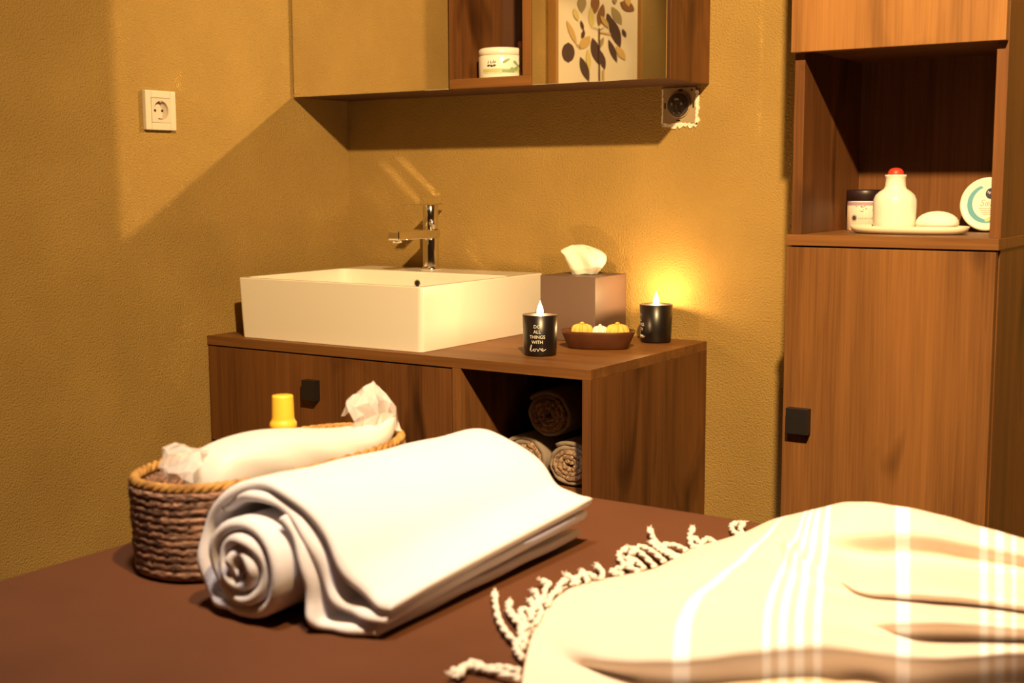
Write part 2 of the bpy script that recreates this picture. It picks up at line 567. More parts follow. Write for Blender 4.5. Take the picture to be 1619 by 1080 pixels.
band(0.002, 0.030, 0.012, 0.0185, M_green)
for lx, lz, ll, lw, la in ((0.011, 0.0365, 0.019, 0.0055, 0.5), (0.034, 0.032, 0.016, 0.006, -0.6), (0.042, 0.027, 0.015, 0.005, -0.25),
                           (0.036, 0.021, 0.013, 0.008, 0.4), (0.026, 0.0195, 0.013, 0.007, 0.0)):
    stick(lb, leaf2d(lx, lz, ll, lw, la), M_green)
for lx, lz, ll, lw, la in ((-0.029, 0.034, 0.007, 0.002, 1.2), (-0.023, 0.034, 0.007, 0.002, 1.9), (-0.017, 0.035, 0.008, 0.002, 1.3), (-0.013, 0.034, 0.006, 0.002, 0.8),
                           (-0.028, 0.027, 0.008, 0.004, 0.2), (-0.021, 0.026, 0.007, 0.0045, -0.3), (-0.0145, 0.027, 0.007, 0.004, 0.2)):
    stick(lb, leaf2d(lx, lz, ll, lw, la), M_ink)
for row in range(3):
    x = -0.040
    while x < -0.004:
        wd = random.uniform(0.002, 0.006)
        stick(lb, [(x, 0.0185 - row * 0.004), (x + wd, 0.0185 - row * 0.004), (x + wd, 0.0197 - row * 0.004), (x, 0.0197 - row * 0.004)], M_grey)
        x += wd + 0.0016
lb.build('printed_label', None, r, 'green and lime leaf print with small dark lettering')
pc = (0.553, -0.055, mZ + 0.0205)
r = thing('small_bottle', 'pinkish cap showing just above the white jar in the mirror cabinet niche', 'bottle', pc)
MB().lathe([(0.001, 0), (0.013, 0), (0.014, 0.002), (0.014, 0.045), (0.009, 0.054), (0.008, 0.058)], pc, n=24).build('body', M_stone, r)
MB().lathe([(0.0085, 0.058), (0.0095, 0.059), (0.0095, 0.084), (0.008, 0.086), (0.001, 0.0865)], pc, n=24).build('cap', M_pink, r)

# ------------------------------------------------------------------ picture on the left wall (seen in the right mirror)
r = thing('framed_picture', 'framed botanical print of dark and golden leaves, reflected in the right mirror door', 'picture', (0, -1.602, 1.55))
Y0, Y1, Z0, Z1 = -1.889, -1.325, 1.19, 1.99
f = MB()
for a in ((Y0, Y0 + 0.016, Z0, Z1), (Y1 - 0.016, Y1, Z0, Z1), (Y0 + 0.016, Y1 - 0.016, Z0, Z0 + 0.016), (Y0 + 0.016, Y1 - 0.016, Z1 - 0.016, Z1)):
    f.box(0, 0.030, *a, bev=0.002)
f.build('frame', M_frame, r)
pr = MB().box(0.002, 0.016, Y0 + 0.016, Y1 - 0.016, Z0 + 0.016, Z1 - 0.016, M_paper)
for i_, (k_, poly) in enumerate([
    ('d', [(-1.4196, 1.5803), (-1.3956, 1.5705), (-1.387, 1.562), (-1.3824, 1.5539), (-1.3809, 1.546), (-1.3824, 1.5383), (-1.387, 1.5309), (-1.3956, 1.5237), (-1.4197, 1.5176), (-1.444, 1.5272), (-1.4527, 1.5357), (-1.4575, 1.544), (-1.459, 1.552), (-1.4574, 1.5598), (-1.4526, 1.5673), (-1.4438, 1.5745), (-1.4196, 1.5803)]),
    ('d', [(-1.4927, 1.5424), (-1.4887, 1.5304), (-1.4882, 1.5193), (-1.4903, 1.5089), (-1.4955, 1.4991), (-1.5038, 1.4901), (-1.5153, 1.4818), (-1.5296, 1.474), (-1.5474, 1.4671), (-1.5514, 1.4791), (-1.552, 1.4904), (-1.5498, 1.501), (-1.5445, 1.5109), (-1.536, 1.5199), (-1.5244, 1.5282), (-1.5102, 1.5357), (-1.4927, 1.5424)]),
    ('d', [(-1.5681, 1.6076), (-1.5604, 1.5944), (-1.5569, 1.5821), (-1.5569, 1.5705), (-1.5606, 1.5597), (-1.5683, 1.5497), (-1.5798, 1.5404), (-1.5949, 1.5317), (-1.6143, 1.5239), (-1.6222, 1.5372), (-1.6257, 1.5496), (-1.6257, 1.5613), (-1.6219, 1.5723), (-1.614, 1.5824), (-1.6023, 1.5916), (-1.5873, 1.6001), (-1.5681, 1.6076)]),
    ('d', [(-1.6191, 1.5719), (-1.614, 1.5627), (-1.6116, 1.554), (-1.6115, 1.5458), (-1.6139, 1.5379), (-1.619, 1.5306), (-1.6265, 1.5237), (-1.6363, 1.5171), (-1.649, 1.5111), (-1.6542, 1.5204), (-1.6565, 1.5291), (-1.6566, 1.5375), (-1.6542, 1.5453), (-1.6491, 1.5527), (-1.6415, 1.5596), (-1.6316, 1.566), (-1.6191, 1.5719)]),
    ('d', [(-1.6721, 1.6115), (-1.6707, 1.6004), (-1.672, 1.59), (-1.6756, 1.5801), (-1.6816, 1.5708), (-1.6902, 1.5622), (-1.7013, 1.5541), (-1.7148, 1.5466), (-1.7311, 1.5397), (-1.7325, 1.551), (-1.7311, 1.5616), (-1.7274, 1.5716), (-1.7213, 1.5809), (-1.7126, 1.5896), (-1.7014, 1.5976), (-1.688, 1.6049), (-1.6721, 1.6115)]),
    ('d', [(-1.6802, 1.6855), (-1.675, 1.6701), (-1.6742, 1.6558), (-1.677, 1.6425), (-1.6839, 1.6301), (-1.695, 1.6187), (-1.7102, 1.6083), (-1.7293, 1.5988), (-1.7531, 1.5902), (-1.7585, 1.6059), (-1.7593, 1.6204), (-1.7563, 1.634), (-1.7492, 1.6466), (-1.7379, 1.658), (-1.7225, 1.6683), (-1.7035, 1.6775), (-1.6802, 1.6855)]),
    ('d', [(-1.6619, 1.6938), (-1.6583, 1.687), (-1.6571, 1.6809), (-1.6578, 1.6754), (-1.6607, 1.6704), (-1.6657, 1.6661), (-1.6729, 1.6623), (-1.6821, 1.6591), (-1.6937, 1.6565), (-1.6973, 1.6633), (-1.6985, 1.6694), (-1.6978, 1.675), (-1.6949, 1.68), (-1.6898, 1.6843), (-1.6825, 1.6881), (-1.6734, 1.6913), (-1.6619, 1.6938)]),
    ('o', [(-1.693, 1.7171), (-1.6906, 1.7068), (-1.6916, 1.6978), (-1.6953, 1.6897), (-1.702, 1.6826), (-1.7119, 1.6767), (-1.725, 1.6719), (-1.7408, 1.668), (-1.7603, 1.6653), (-1.7627, 1.6758), (-1.7617, 1.685), (-1.7579, 1.6932), (-1.751, 1.7003), (-1.7409, 1.7062), (-1.7278, 1.711), (-1.7121, 1.7147), (-1.693, 1.7171)]),
    ('d', [(-1.7658, 1.653), (-1.7634, 1.6482), (-1.7627, 1.6439), (-1.7634, 1.6399), (-1.7657, 1.6364), (-1.7696, 1.6334), (-1.7751, 1.6308), (-1.782, 1.6286), (-1.7907, 1.6269), (-1.7931, 1.6317), (-1.7938, 1.6361), (-1.7931, 1.6401), (-1.7908, 1.6436), (-1.7869, 1.6466), (-1.7814, 1.6492), (-1.7745, 1.6514), (-1.7658, 1.653)]),
    ('b', [(-1.6358, 1.7211), (-1.6218, 1.7115), (-1.6111, 1.702), (-1.6032, 1.6926), (-1.5982, 1.6833), (-1.5964, 1.6739), (-1.5974, 1.6646), (-1.6012, 1.6553), (-1.6083, 1.646), (-1.6222, 1.6554), (-1.6329, 1.6648), (-1.641, 1.6742), (-1.646, 1.6837), (-1.6479, 1.6931), (-1.6468, 1.7025), (-1.643, 1.7118), (-1.6358, 1.7211)]),
    ('b', [(-1.5847, 1.7501), (-1.5726, 1.7404), (-1.5643, 1.7312), (-1.5591, 1.7223), (-1.5574, 1.7138), (-1.5592, 1.7058), (-1.5645, 1.698), (-1.5729, 1.6906), (-1.5852, 1.6835), (-1.5974, 1.6931), (-1.6058, 1.7023), (-1.611, 1.7113), (-1.6128, 1.7198), (-1.6109, 1.728), (-1.6055, 1.7358), (-1.597, 1.7432), (-1.5847, 1.7501)]),
    ('y', [(-1.5575, 1.7028), (-1.5501, 1.6934), (-1.5453, 1.6843), (-1.5426, 1.6755), (-1.5423, 1.667), (-1.5444, 1.6588), (-1.5487, 1.6509), (-1.5552, 1.6432), (-1.5644, 1.6357), (-1.5718, 1.6451), (-1.5766, 1.6542), (-1.5793, 1.663), (-1.5797, 1.6716), (-1.5776, 1.6799), (-1.5731, 1.6878), (-1.5666, 1.6955), (-1.5575, 1.7028)]),
    ('o', [(-1.5007, 1.738), (-1.4889, 1.7291), (-1.4809, 1.7207), (-1.4759, 1.7126), (-1.4742, 1.7049), (-1.4759, 1.6975), (-1.481, 1.6905), (-1.4891, 1.6837), (-1.5009, 1.6774), (-1.5128, 1.6862), (-1.5209, 1.6947), (-1.526, 1.7028), (-1.5277, 1.7106), (-1.5259, 1.7181), (-1.5207, 1.7251), (-1.5125, 1.7318), (-1.5007, 1.738)]),
    ('d', [(-1.4927, 1.6542), (-1.4907, 1.6495), (-1.49, 1.6451), (-1.4904, 1.6409), (-1.492, 1.6371), (-1.4949, 1.6336), (-1.499, 1.6303), (-1.5043, 1.6273), (-1.5109, 1.6247), (-1.513, 1.6294), (-1.5137, 1.6338), (-1.5133, 1.638), (-1.5117, 1.6418), (-1.5087, 1.6453), (-1.5046, 1.6486), (-1.4993, 1.6515), (-1.4927, 1.6542)]),
    ('d', [(-1.5134, 1.6273), (-1.507, 1.6235), (-1.5023, 1.6197), (-1.4989, 1.6159), (-1.497, 1.6122), (-1.4965, 1.6084), (-1.4975, 1.6046), (-1.4998, 1.6009), (-1.5037, 1.5971), (-1.51, 1.6009), (-1.5148, 1.6047), (-1.5182, 1.6085), (-1.5202, 1.6123), (-1.5206, 1.6161), (-1.5196, 1.6198), (-1.5173, 1.6236), (-1.5134, 1.6273)]),
    ('g', [(-1.4077, 1.6464), (-1.4091, 1.6359), (-1.4125, 1.626), (-1.4175, 1.6166), (-1.4243, 1.6077), (-1.4329, 1.5994), (-1.4434, 1.5915), (-1.4555, 1.5841), (-1.4698, 1.5772), (-1.4683, 1.5878), (-1.4648, 1.5979), (-1.4597, 1.6074), (-1.4528, 1.6164), (-1.4441, 1.6247), (-1.4336, 1.6325), (-1.4216, 1.6398), (-1.4077, 1.6464)]),
    ('g', [(-1.5505, 1.611), (-1.5323, 1.6083), (-1.5175, 1.6046), (-1.5054, 1.6002), (-1.4962, 1.5949), (-1.4902, 1.5888), (-1.487, 1.5818), (-1.4865, 1.5741), (-1.4892, 1.5654), (-1.5071, 1.5679), (-1.5219, 1.5715), (-1.5341, 1.5758), (-1.5434, 1.5811), (-1.5496, 1.5873), (-1.5528, 1.5944), (-1.5533, 1.6022), (-1.5505, 1.611)]),
    ('y', [(-1.5359, 1.5703), (-1.5309, 1.561), (-1.528, 1.5519), (-1.5268, 1.5431), (-1.5274, 1.5345), (-1.53, 1.526), (-1.5344, 1.5178), (-1.5405, 1.5098), (-1.5487, 1.5019), (-1.5537, 1.5113), (-1.5566, 1.5204), (-1.5578, 1.5293), (-1.5572, 1.5379), (-1.5546, 1.5464), (-1.5501, 1.5546), (-1.544, 1.5626), (-1.5359, 1.5703)]),
    ('g', [(-1.7208, 1.5953), (-1.7207, 1.5867), (-1.7232, 1.5792), (-1.7278, 1.5725), (-1.7348, 1.5667), (-1.7443, 1.5619), (-1.7562, 1.5579), (-1.7704, 1.5548), (-1.7873, 1.5528), (-1.7874, 1.5615), (-1.7848, 1.5691), (-1.7801, 1.5759), (-1.773, 1.5817), (-1.7634, 1.5865), (-1.7514, 1.5904), (-1.7374, 1.5934), (-1.7208, 1.5953)]),
    ('b', [(-1.7486, 1.7383), (-1.7534, 1.7296), (-1.7605, 1.7228), (-1.7695, 1.7178), (-1.7806, 1.7145), (-1.794, 1.7133), (-1.8096, 1.7138), (-1.8273, 1.7161), (-1.8474, 1.7205), (-1.8424, 1.7294), (-1.8351, 1.7362), (-1.8258, 1.7413), (-1.8145, 1.7445), (-1.801, 1.7457), (-1.7855, 1.7451), (-1.7681, 1.7427), (-1.7486, 1.7383)]),
    ('y', [(-1.4502, 1.6866), (-1.4477, 1.6805), (-1.447, 1.6749), (-1.4479, 1.6697), (-1.4504, 1.665), (-1.4547, 1.6607), (-1.4607, 1.657), (-1.4682, 1.6536), (-1.4777, 1.6508), (-1.4803, 1.6569), (-1.481, 1.6626), (-1.4801, 1.6678), (-1.4775, 1.6726), (-1.4732, 1.6768), (-1.4672, 1.6806), (-1.4596, 1.6839), (-1.4502, 1.6866)]),
    ('o', [(-1.6367, 1.6161), (-1.6281, 1.6115), (-1.6213, 1.6068), (-1.6158, 1.602), (-1.6118, 1.5971), (-1.6095, 1.5921), (-1.6086, 1.587), (-1.6091, 1.5817), (-1.6113, 1.5763), (-1.6199, 1.5808), (-1.6267, 1.5855), (-1.6322, 1.5903), (-1.6362, 1.5952), (-1.6386, 1.6002), (-1.6395, 1.6054), (-1.6389, 1.6107), (-1.6367, 1.6161)]),
    ('g', [(-1.6156, 1.6816), (-1.6171, 1.6749), (-1.6204, 1.6689), (-1.6251, 1.6636), (-1.6313, 1.6589), (-1.6393, 1.6549), (-1.6488, 1.6516), (-1.6599, 1.6489), (-1.6728, 1.647), (-1.6712, 1.6538), (-1.6679, 1.6598), (-1.6631, 1.6652), (-1.6568, 1.6699), (-1.6488, 1.6739), (-1.6392, 1.6771), (-1.6283, 1.6797), (-1.6156, 1.6816)]),
    ('o', [(-1.7084, 1.7567), (-1.7022, 1.7519), (-1.6981, 1.7475), (-1.6958, 1.7433), (-1.6955, 1.7395), (-1.6972, 1.7359), (-1.7009, 1.7327), (-1.7064, 1.7297), (-1.714, 1.727), (-1.7203, 1.7317), (-1.7244, 1.7362), (-1.7267, 1.7403), (-1.7271, 1.7442), (-1.7253, 1.7478), (-1.7216, 1.7511), (-1.7161, 1.754), (-1.7084, 1.7567)]),
    ('g', [(-1.7888, 1.7709), (-1.7814, 1.7638), (-1.7771, 1.7574), (-1.7751, 1.7514), (-1.7758, 1.7459), (-1.7793, 1.7409), (-1.7855, 1.7365), (-1.7941, 1.7325), (-1.8057, 1.7291), (-1.8132, 1.7361), (-1.8176, 1.7426), (-1.8195, 1.7487), (-1.8188, 1.7542), (-1.8153, 1.7592), (-1.809, 1.7636), (-1.8004, 1.7676), (-1.7888, 1.7709)]),
    ('d', [(-1.6047, 1.6407), (-1.6129, 1.6414), (-1.6163, 1.4661), (-1.6071, 1.4655)]),
    ('g', [(-1.6303, 1.5124), (-1.6428, 1.5132), (-1.6431, 1.4676), (-1.6307, 1.4669)]),
    ('o', [(-1.5679, 1.641), (-1.6109, 1.6368), (-1.6109, 1.6348), (-1.5679, 1.6385)]),
    ('o', [(-1.6109, 1.6368), (-1.6364, 1.6461), (-1.6375, 1.6432), (-1.6109, 1.6338)]),
    ('o', [(-1.4673, 1.5794), (-1.4916, 1.5717), (-1.4906, 1.5691), (-1.4649, 1.5756)]),
    ('g', [(-1.6109, 1.6313), (-1.6834, 1.6303), (-1.6834, 1.6265), (-1.611, 1.6263)])]):
    pr.faces([(0.0163 + 0.00012 * i_, a, b_) for a, b_ in poly], [tuple(range(len(poly)))], LEAF[k_])

pr.build('print', None, r)

# ------------------------------------------------------------------ sockets
r = thing('wall_socket', 'square cream plug socket on the left wall', 'socket', (0, -0.6007, 1.3048))
sy, sz, h = -0.6007, 1.3048, 0.0405
f = MB()
g = 0.0255
f.box(0, 0.010, sy - h, sy - g, sz - h, sz + h, bev=0.0015).box(0, 0.010, sy + g, sy + h, sz - h, sz + h, bev=0.0015)
f.box(0, 0.010, sy - g, sy + g, sz + g, sz + h, bev=0.0015).box(0, 0.010, sy - g, sy + g, sz - h, sz - g, bev=0.0015)
f.build('cover_frame', M_plasticw, r)
ins = MB()
N = 40; R0 = 0.0195; g2 = g - 0.0006
ring = [(sy + R0 * cos(2 * pi * k / N), sz + R0 * sin(2 * pi * k / N)) for k in range(N)]
sq = []
for k in range(N):
    c, s = cos(2 * pi * k / N), sin(2 * pi * k / N)
    q = g2 / max(abs(c), abs(s)); sq.append((sy + q * c, sz + q * s))
xf = 0.0105
ins.grid([[(0.0, *p) for p in sq], [(xf, *p) for p in sq], [(xf, *p) for p in ring], [(0.0025, *p) for p in ring]], M_plasticin, closed_u=True, smooth=False)
ins.faces([(0.0025, *p) for p in ring], [tuple(range(N))], M_plasticin)
ins.build('insert', None, r)
for dy in (-0.0095, 0.0095):
    MB().lathe([(0.0027, 0), (0.0027, 0.0008), (0.0001, 0.0009)], (0.0025, sy + dy, sz), axis=(1, 0, 0), n=16).build('pin_hole', M_hole, r)
for dz in (-1, 1):
    MB().box(0.0025, 0.0098, sy - 0.003, sy + 0.003, sz + dz * 0.0175 - 0.0017, sz + dz * 0.0175 + 0.0017, bev=0.0005).build('earth_clip', M_greypin, r)

bx, bz = 0.9093, 1.3105
r = thing('junction_box', 'uncovered dark socket in a rough plaster patch under the mirror cabinet corner', 'socket', (bx, 0, bz))
MB().box(bx - 0.038, bx + 0.037, -0.003, 0, bz - 0.037, bz + 0.037, bev=0.001).build('mounting_plate', M_boxplate, r)
pl = MB()
random.seed(3)
def rough_strip(a, b, wd, n=18, amp=0.5):
    a = Vector(a); b = Vector(b)
    d = (b - a).normalized(); nn = Vector((-d.z, 0, d.x))
    top = []; bot = []
    for k in range(n + 1):
        p = a.lerp(b, k / n)
        top.append(p + nn * wd * (0.5 + amp * random.uniform(-0.3, 0.5)))
        bot.append(p - nn * wd * (0.5 + amp * random.uniform(-0.4, 0.9)))
    rows = [[q + Vector((0, 0, 0)) for q in top], [q + Vector((0, -0.0035, 0)) for q in top], [q + Vector((0, -0.0035, 0)) for q in bot], [q for q in bot]]
    pl.grid(rows, M_plaster, smooth=False)
rough_strip((bx - 0.039, 0, bz + 0.034), (bx - 0.039, 0, bz - 0.040), 0.0030)
rough_strip((bx - 0.040, 0, bz - 0.040), (bx + 0.042, 0, bz - 0.040), 0.0050, amp=1.2)
rough_strip((bx + 0.0405, 0, bz - 0.040), (bx + 0.0405, 0, bz + 0.030), 0.0060, amp=0.6)
pl.build('plaster_edge', None, r, 'pale crumbling plaster edge')
prof = [(0.0258, -0.001), (0.0258, 0.0045), (0.0243, 0.005), (0.0235, 0.0045)]
MB().lathe(prof, (bx, -0.003, bz), axis=(0, -1, 0), n=40).build('rim', M_boxplate, r)
core = MB().lathe([(0.0235, 0.000), (0.0235, 0.0085), (0.021, 0.010), (0.010, 0.011), (0.0001, 0.011)], (bx, -0.003, bz + 0.0005), M_greypl, axis=(0, -1, 0), n=32)
core.build('socket_body', M_greypl, r, 'dark grey socket body')
for k, (dx, dz, sx_, sz_) in enumerate(((-0.011, 0.003, 0.005, 0.006), (0.011, 0.003, 0.005, 0.006), (-0.006, -0.015, 0.004, 0.003), (0.006, -0.015, 0.004, 0.003), (0.0, 0.013, 0.010, 0.004), (0, -0.003, 0.002, 0.006))):
    MB().box(bx + dx - sx_ / 2, bx + dx + sx_ / 2, -0.0165, -0.012, bz + dz - sz_ / 2, bz + dz + sz_ / 2, bev=0.0006).build('contact', M_greypin, r)
for dx, dz, a, b_ in ((-0.033, 0, 0.003, 0.012), (0.032, 0.001, 0.0035, 0.013), (0.002, 0.031, 0.009, 0.004), (0.028, 0.031, 0.004, 0.004), (-0.002, -0.031, 0.008, 0.003)):
    MB().box(bx + dx - a / 2, bx + dx + a / 2, -0.0036, -0.0025, bz + dz - b_ / 2, bz + dz + b_ / 2).build('screw_slot', M_hole, r)

# ------------------------------------------------------------------ vanity
vR, vF, vZ, vT, vB = 0.9785, -0.4863, 0.82, 0.0197, 0.36
r = thing('vanity_cabinet', 'wall hung wooden vanity with one drawer and an open niche, carrying the white basin', 'cabinet', (0.49, 0, vB))
MB().box(0.0005, vR, vF, 0, vZ - vT, vZ, bev=0.0008).build('countertop', M_woodH, r)
MB().box(0.0005, 0.004, vF + 0.003, 0, vB, vZ - vT - 0.001).build('side_panel', M_woodV2, r)
MB().box(0.9605, vR, vF, 0, vB, vZ - vT, bev=0.0008).build('side_panel', M_woodV2, r)
MB().box(0.6705, 0.6905, vF, -0.006, vB + 0.0201, vZ - vT - 0.0003, bev=0.0008).build('divider_panel', M_woodV, r)
MB().box(0.0042, 0.960, vF + 0.002, -0.006, vB, vB + 0.02, bev=0.0008).build('bottom_panel', M_woodH, r)
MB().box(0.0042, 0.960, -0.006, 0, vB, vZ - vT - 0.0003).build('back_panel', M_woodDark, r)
MB().box(0.6908, 0.9602, vF + 0.010, -0.0062, 0.5440, 0.5625, bev=0.0008).build('niche_shelf', M_woodH, r)
d = MB().box(0.0065, 0.6680, vF, vF + 0.018, 0.588, vZ - vT - 0.0032, bev=0.0008).build('drawer', M_woodV2, r)
def tab_handle(x, z, yf, w_, h_, parent):
    a = MB()
    dp = 0.017
    a.box(x - w_ / 2, x + w_ / 2, yf - dp, yf - dp + 0.0018, z - h_ / 2, z + h_ / 2, bev=0.0004)
    a.box(x - w_ / 2, x + w_ / 2, yf - dp + 0.0018, yf, z + h_ / 2 - 0.002, z + h_ / 2, bev=0.0004)
    for q in (-1, 1):
        a.box(x + q * (w_ / 2 - 0.0009) - 0.0009, x + q * (w_ / 2 - 0.0009) + 0.0009, yf - dp + 0.0018, yf, z - h_ / 2, z + h_ / 2 - 0.002)
    a.build('handle', M_black, parent, 'square black cup handle')
tab_handle(0.3120, 0.7265, vF, 0.0360, 0.042, d)
MB().box(0.0065, 0.6680, vF, vF + 0.018, vB + 0.003, 0.585, bev=0.0008).build('drawer', M_woodV2, r)

# ------------------------------------------------------------------ basin and faucet
bx0, bx1, bF, bB, bZ0, bZ1 = 0.0819, 0.585, -0.4685, -0.0186, vZ, 0.9506
r = thing('wash_basin', 'white rectangular countertop wash basin on the wooden vanity', 'basin', ((bx0 + bx1) / 2, (bF + bB) / 2, bZ0))
def rrect(x0, x1, y0, y1, z, rad, n=6):
    pts = []
    for cx_, cy_, a0 in ((x1 - rad, y1 - rad, 0), (x0 + rad, y1 - rad, 90), (x0 + rad, y0 + rad, 180), (x1 - rad, y0 + rad, 270)):
        for k in range(n + 1):
            t = radians(a0 + 90 * k / n)
            pts.append(Vector((cx_ + rad * cos(t), cy_ + rad * sin(t), z)))
    return pts
L_ = 0.112  # depth of the tap ledge
ix0, ix1, iy0, iy1 = bx0 + 0.011, bx1 - 0.011, bF + 0.011, bB - L_
tp = 0.004
rows = [rrect(bx0 + tp, bx1 - tp, bF + tp, bB - tp, bZ0, 0.012),
        rrect(bx0, bx1, bF, bB, bZ1 - 0.002, 0.010),
        rrect(bx0 + 0.001, bx1 - 0.001, bF + 0.001, bB - 0.001, bZ1, 0.010),
        rrect(ix0, ix1, iy0, iy1, bZ1, 0.022),
        rrect(ix0 + 0.002, ix1 - 0.002, iy0 + 0.002, iy1 - 0.002, bZ1 - 0.004, 0.022),
        rrect(ix0 + 0.014, ix1 - 0.014, iy0 + 0.014, iy1 - 0.012, bZ0 + 0.035, 0.03),
        rrect(ix0 + 0.035, ix1 - 0.035, iy0 + 0.035, iy1 - 0.035, bZ0 + 0.022, 0.03),
        rrect(ix0 + 0.20, ix1 - 0.20, iy0 + 0.13, iy1 - 0.13, bZ0 + 0.019, 0.02)]
b = MB()
b.grid(rows, M_ceramic, closed_u=True, cap=True, smooth=False)
ob = b.build('bowl', None, r)
for p in ob.data.polygons:
    p.use_smooth = True
md = ob.modifiers.new('soft_edges', 'BEVEL'); md.width = 0.0012; md.segments = 2; md.limit_method = 'ANGLE'; md.angle_limit = radians(50)
ob.modifiers.new('wn', 'WEIGHTED_NORMAL').keep_sharp = True
oy = iy1 - 0.0045
MB().lathe([(0.0070, 0.0), (0.0088, 0.0003), (0.0095, 0.0018), (0.0088, 0.0032), (0.0068, 0.0034)], (0.318, oy, 0.9235), axis=(0, -1, 0.08), n=32).build('overflow_ring', M_chrome, r)
MB().lathe([(0.0071, 0.0005), (0.0001, 0.0006)], (0.318, oy, 0.9235), axis=(0, -1, 0.08), n=32).build('overflow_hole', M_hole, r)
MB().lathe([(0.032, 0.0), (0.031, 0.003), (0.024, 0.004), (0.0001, 0.005)], ((bx0 + bx1) / 2, (iy0 + iy1) / 2, bZ0 + 0.0185), n=32).build('drain', M_chrome, r)

fx, fy, fz = 0.297, -0.056, bZ1
r = thing('basin_faucet', 'chrome single lever faucet at the back of the white basin', 'faucet', (fx, fy, fz))
MB().lathe([(0.0001, 0), (0.0235, 0), (0.0235, 0.003), (0.0215, 0.006), (0.0190, 0.008)], (fx, fy, fz)).build('base_flange', M_chrome, r)
MB().lathe([(0.0190, 0.004), (0.0190, 0.068), (0.0182, 0.073), (0.0170, 0.075)], (fx, fy, fz)).build('body', M_chrome, r)
sp = MB()
sp.box(fx - 0.0165, fx + 0.0165, fy - 0.140, fy + 0.0165, fz + 0.0735, fz + 0.0945, bev=0.004, seg=3)
sp.lathe([(0.011, 0.0), (0.011, -0.006), (0.009, -0.0065)], (fx, fy - 0.125, fz + 0.0740), n=24)
sp.build('spout', M_chrome, r)
MB().lathe([(0.0170, 0.0945), (0.0180, 0.096), (0.0180, 0.148), (0.0165, 0.150), (0.0001, 0.1505)], (fx, fy, fz)).build('lever_hub', M_chrome, r)
MB().box(fx - 0.013, fx + 0.013, fy - 0.090, fy + 0.032, fz + 0.1505, fz + 0.1545, bev=0.0012).build('lever', M_chrome, r)

# ------------------------------------------------------------------ candles
def candle(c, lab, th_text, rad=0.0345, hgt=0.079):
    r = thing('candle', lab, 'candle', c, 'lit candles in black glass')
    MB().lathe([(0.001, 0.0), (rad - 0.006, 0.0), (rad - 0.0035, 0.002), (rad - 0.003, 0.004), (rad, hgt), (rad - 0.001, hgt + 0.0005),
                (rad - 0.0025, hgt - 0.001), (rad - 0.004, 0.012), (0.001, 0.010)], c, n=56).build('glass', M_glassblk, r)
    wz = hgt - 0.010
    MB().lathe([(0.001, 0.0125), (rad - 0.005, 0.0125), (rad - 0.0031, wz + 0.001), (rad - 0.006, wz), (0.001, wz - 0.001)], c, n=40).build('wax', M_wax, r)
    MB().tube([(c[0], c[1], c[2] + wz - 0.003), (c[0], c[1], c[2] + wz + 0.005), (c[0] - 0.001, c[1], c[2] + wz + 0.009)], 0.0009, n=6).build('wick', M_wick, r)
    fb = (c[0], c[1], c[2] + wz + 0.006)
    MB().lathe([(0.0001, 0), (0.0042, 0.003), (0.0064, 0.008), (0.0060, 0.014), (0.0038, 0.021), (0.0016, 0.027), (0.0001, 0.031)], fb, n=20).build('flame', M_flame, r, 'small bright flame')
    l = bpy.data.lights.new('candle_light', 'POINT')
    l.energy = CANDLE_W; l.color = (1.0, 0.60, 0.26); l.shadow_soft_size = 0.006
    lo = bpy.data.objects.new('candle_light', l)
    lo.location = (0, 0, wz + 0.006 + 0.015)
    lo.parent = r
    COL.objects.link(lo)
    tx = MB()
    for s, sz_, dz in (('DO', 0.0092, 0.0235), ('ALL', 0.0092, 0.0335), ('THINGS', 0.0092, 0.0435), ('WITH', 0.0092, 0.0535)):
        vs, fs = text_geo(s, sz_)
        zc = c[2] + hgt - dz
        rr = [rad - 0.003 * (dz / hgt) + 0.0004 for _ in vs]
        tx.faces([Vector((c[0] + q * cos(th_text + v.x / rad), c[1] + q * sin(th_text + v.x / rad), zc + v.y)) for v, q in zip(vs, rr)], fs, M_letter)
    # handwritten "love"
    L2 = spline([(-1.00, 0.10), (-0.86, 0.70), (-0.74, 1.00), (-0.80, 0.60), (-0.90, 0.05), (-0.72, 0.0), (-0.55, 0.22),
                 (-0.38, 0.36), (-0.46, 0.04), (-0.24, 0.04), (-0.20, 0.34), (0.0, 0.30), (0.10, -0.02), (0.30, 0.42), (0.44, 0.28),
                 (0.52, 0.16), (0.74, 0.22), (0.66, 0.42), (0.54, 0.18), (0.70, 0.0), (0.98, 0.20), (1.1, 0.30)], 5)
    pts = []
    for x, y in L2:
        t = th_text + x * 0.0165 / rad
        z = hgt - 0.0680 + y * 0.0125
        q = rad - 0.003 * (1 - z / hgt) + 0.0002
        pts.append((c[0] + q * cos(t), c[1] + q * sin(t), c[2] + z))
    tx.tube(pts, 0.00055, M_letter, n=5)
    tx.build('lettering', None, r, 'white lettering DO ALL THINGS WITH love')
    return r
CANDLE_W = 0.5
candle((0.794, -0.364, vZ), 'lit black candle with its white lettering in full view, beside the basin', radians(-68))
candle((0.8925, -0.066, vZ), 'lit black candle farther back, beside the taupe tissue box, near the wall', radians(-138))

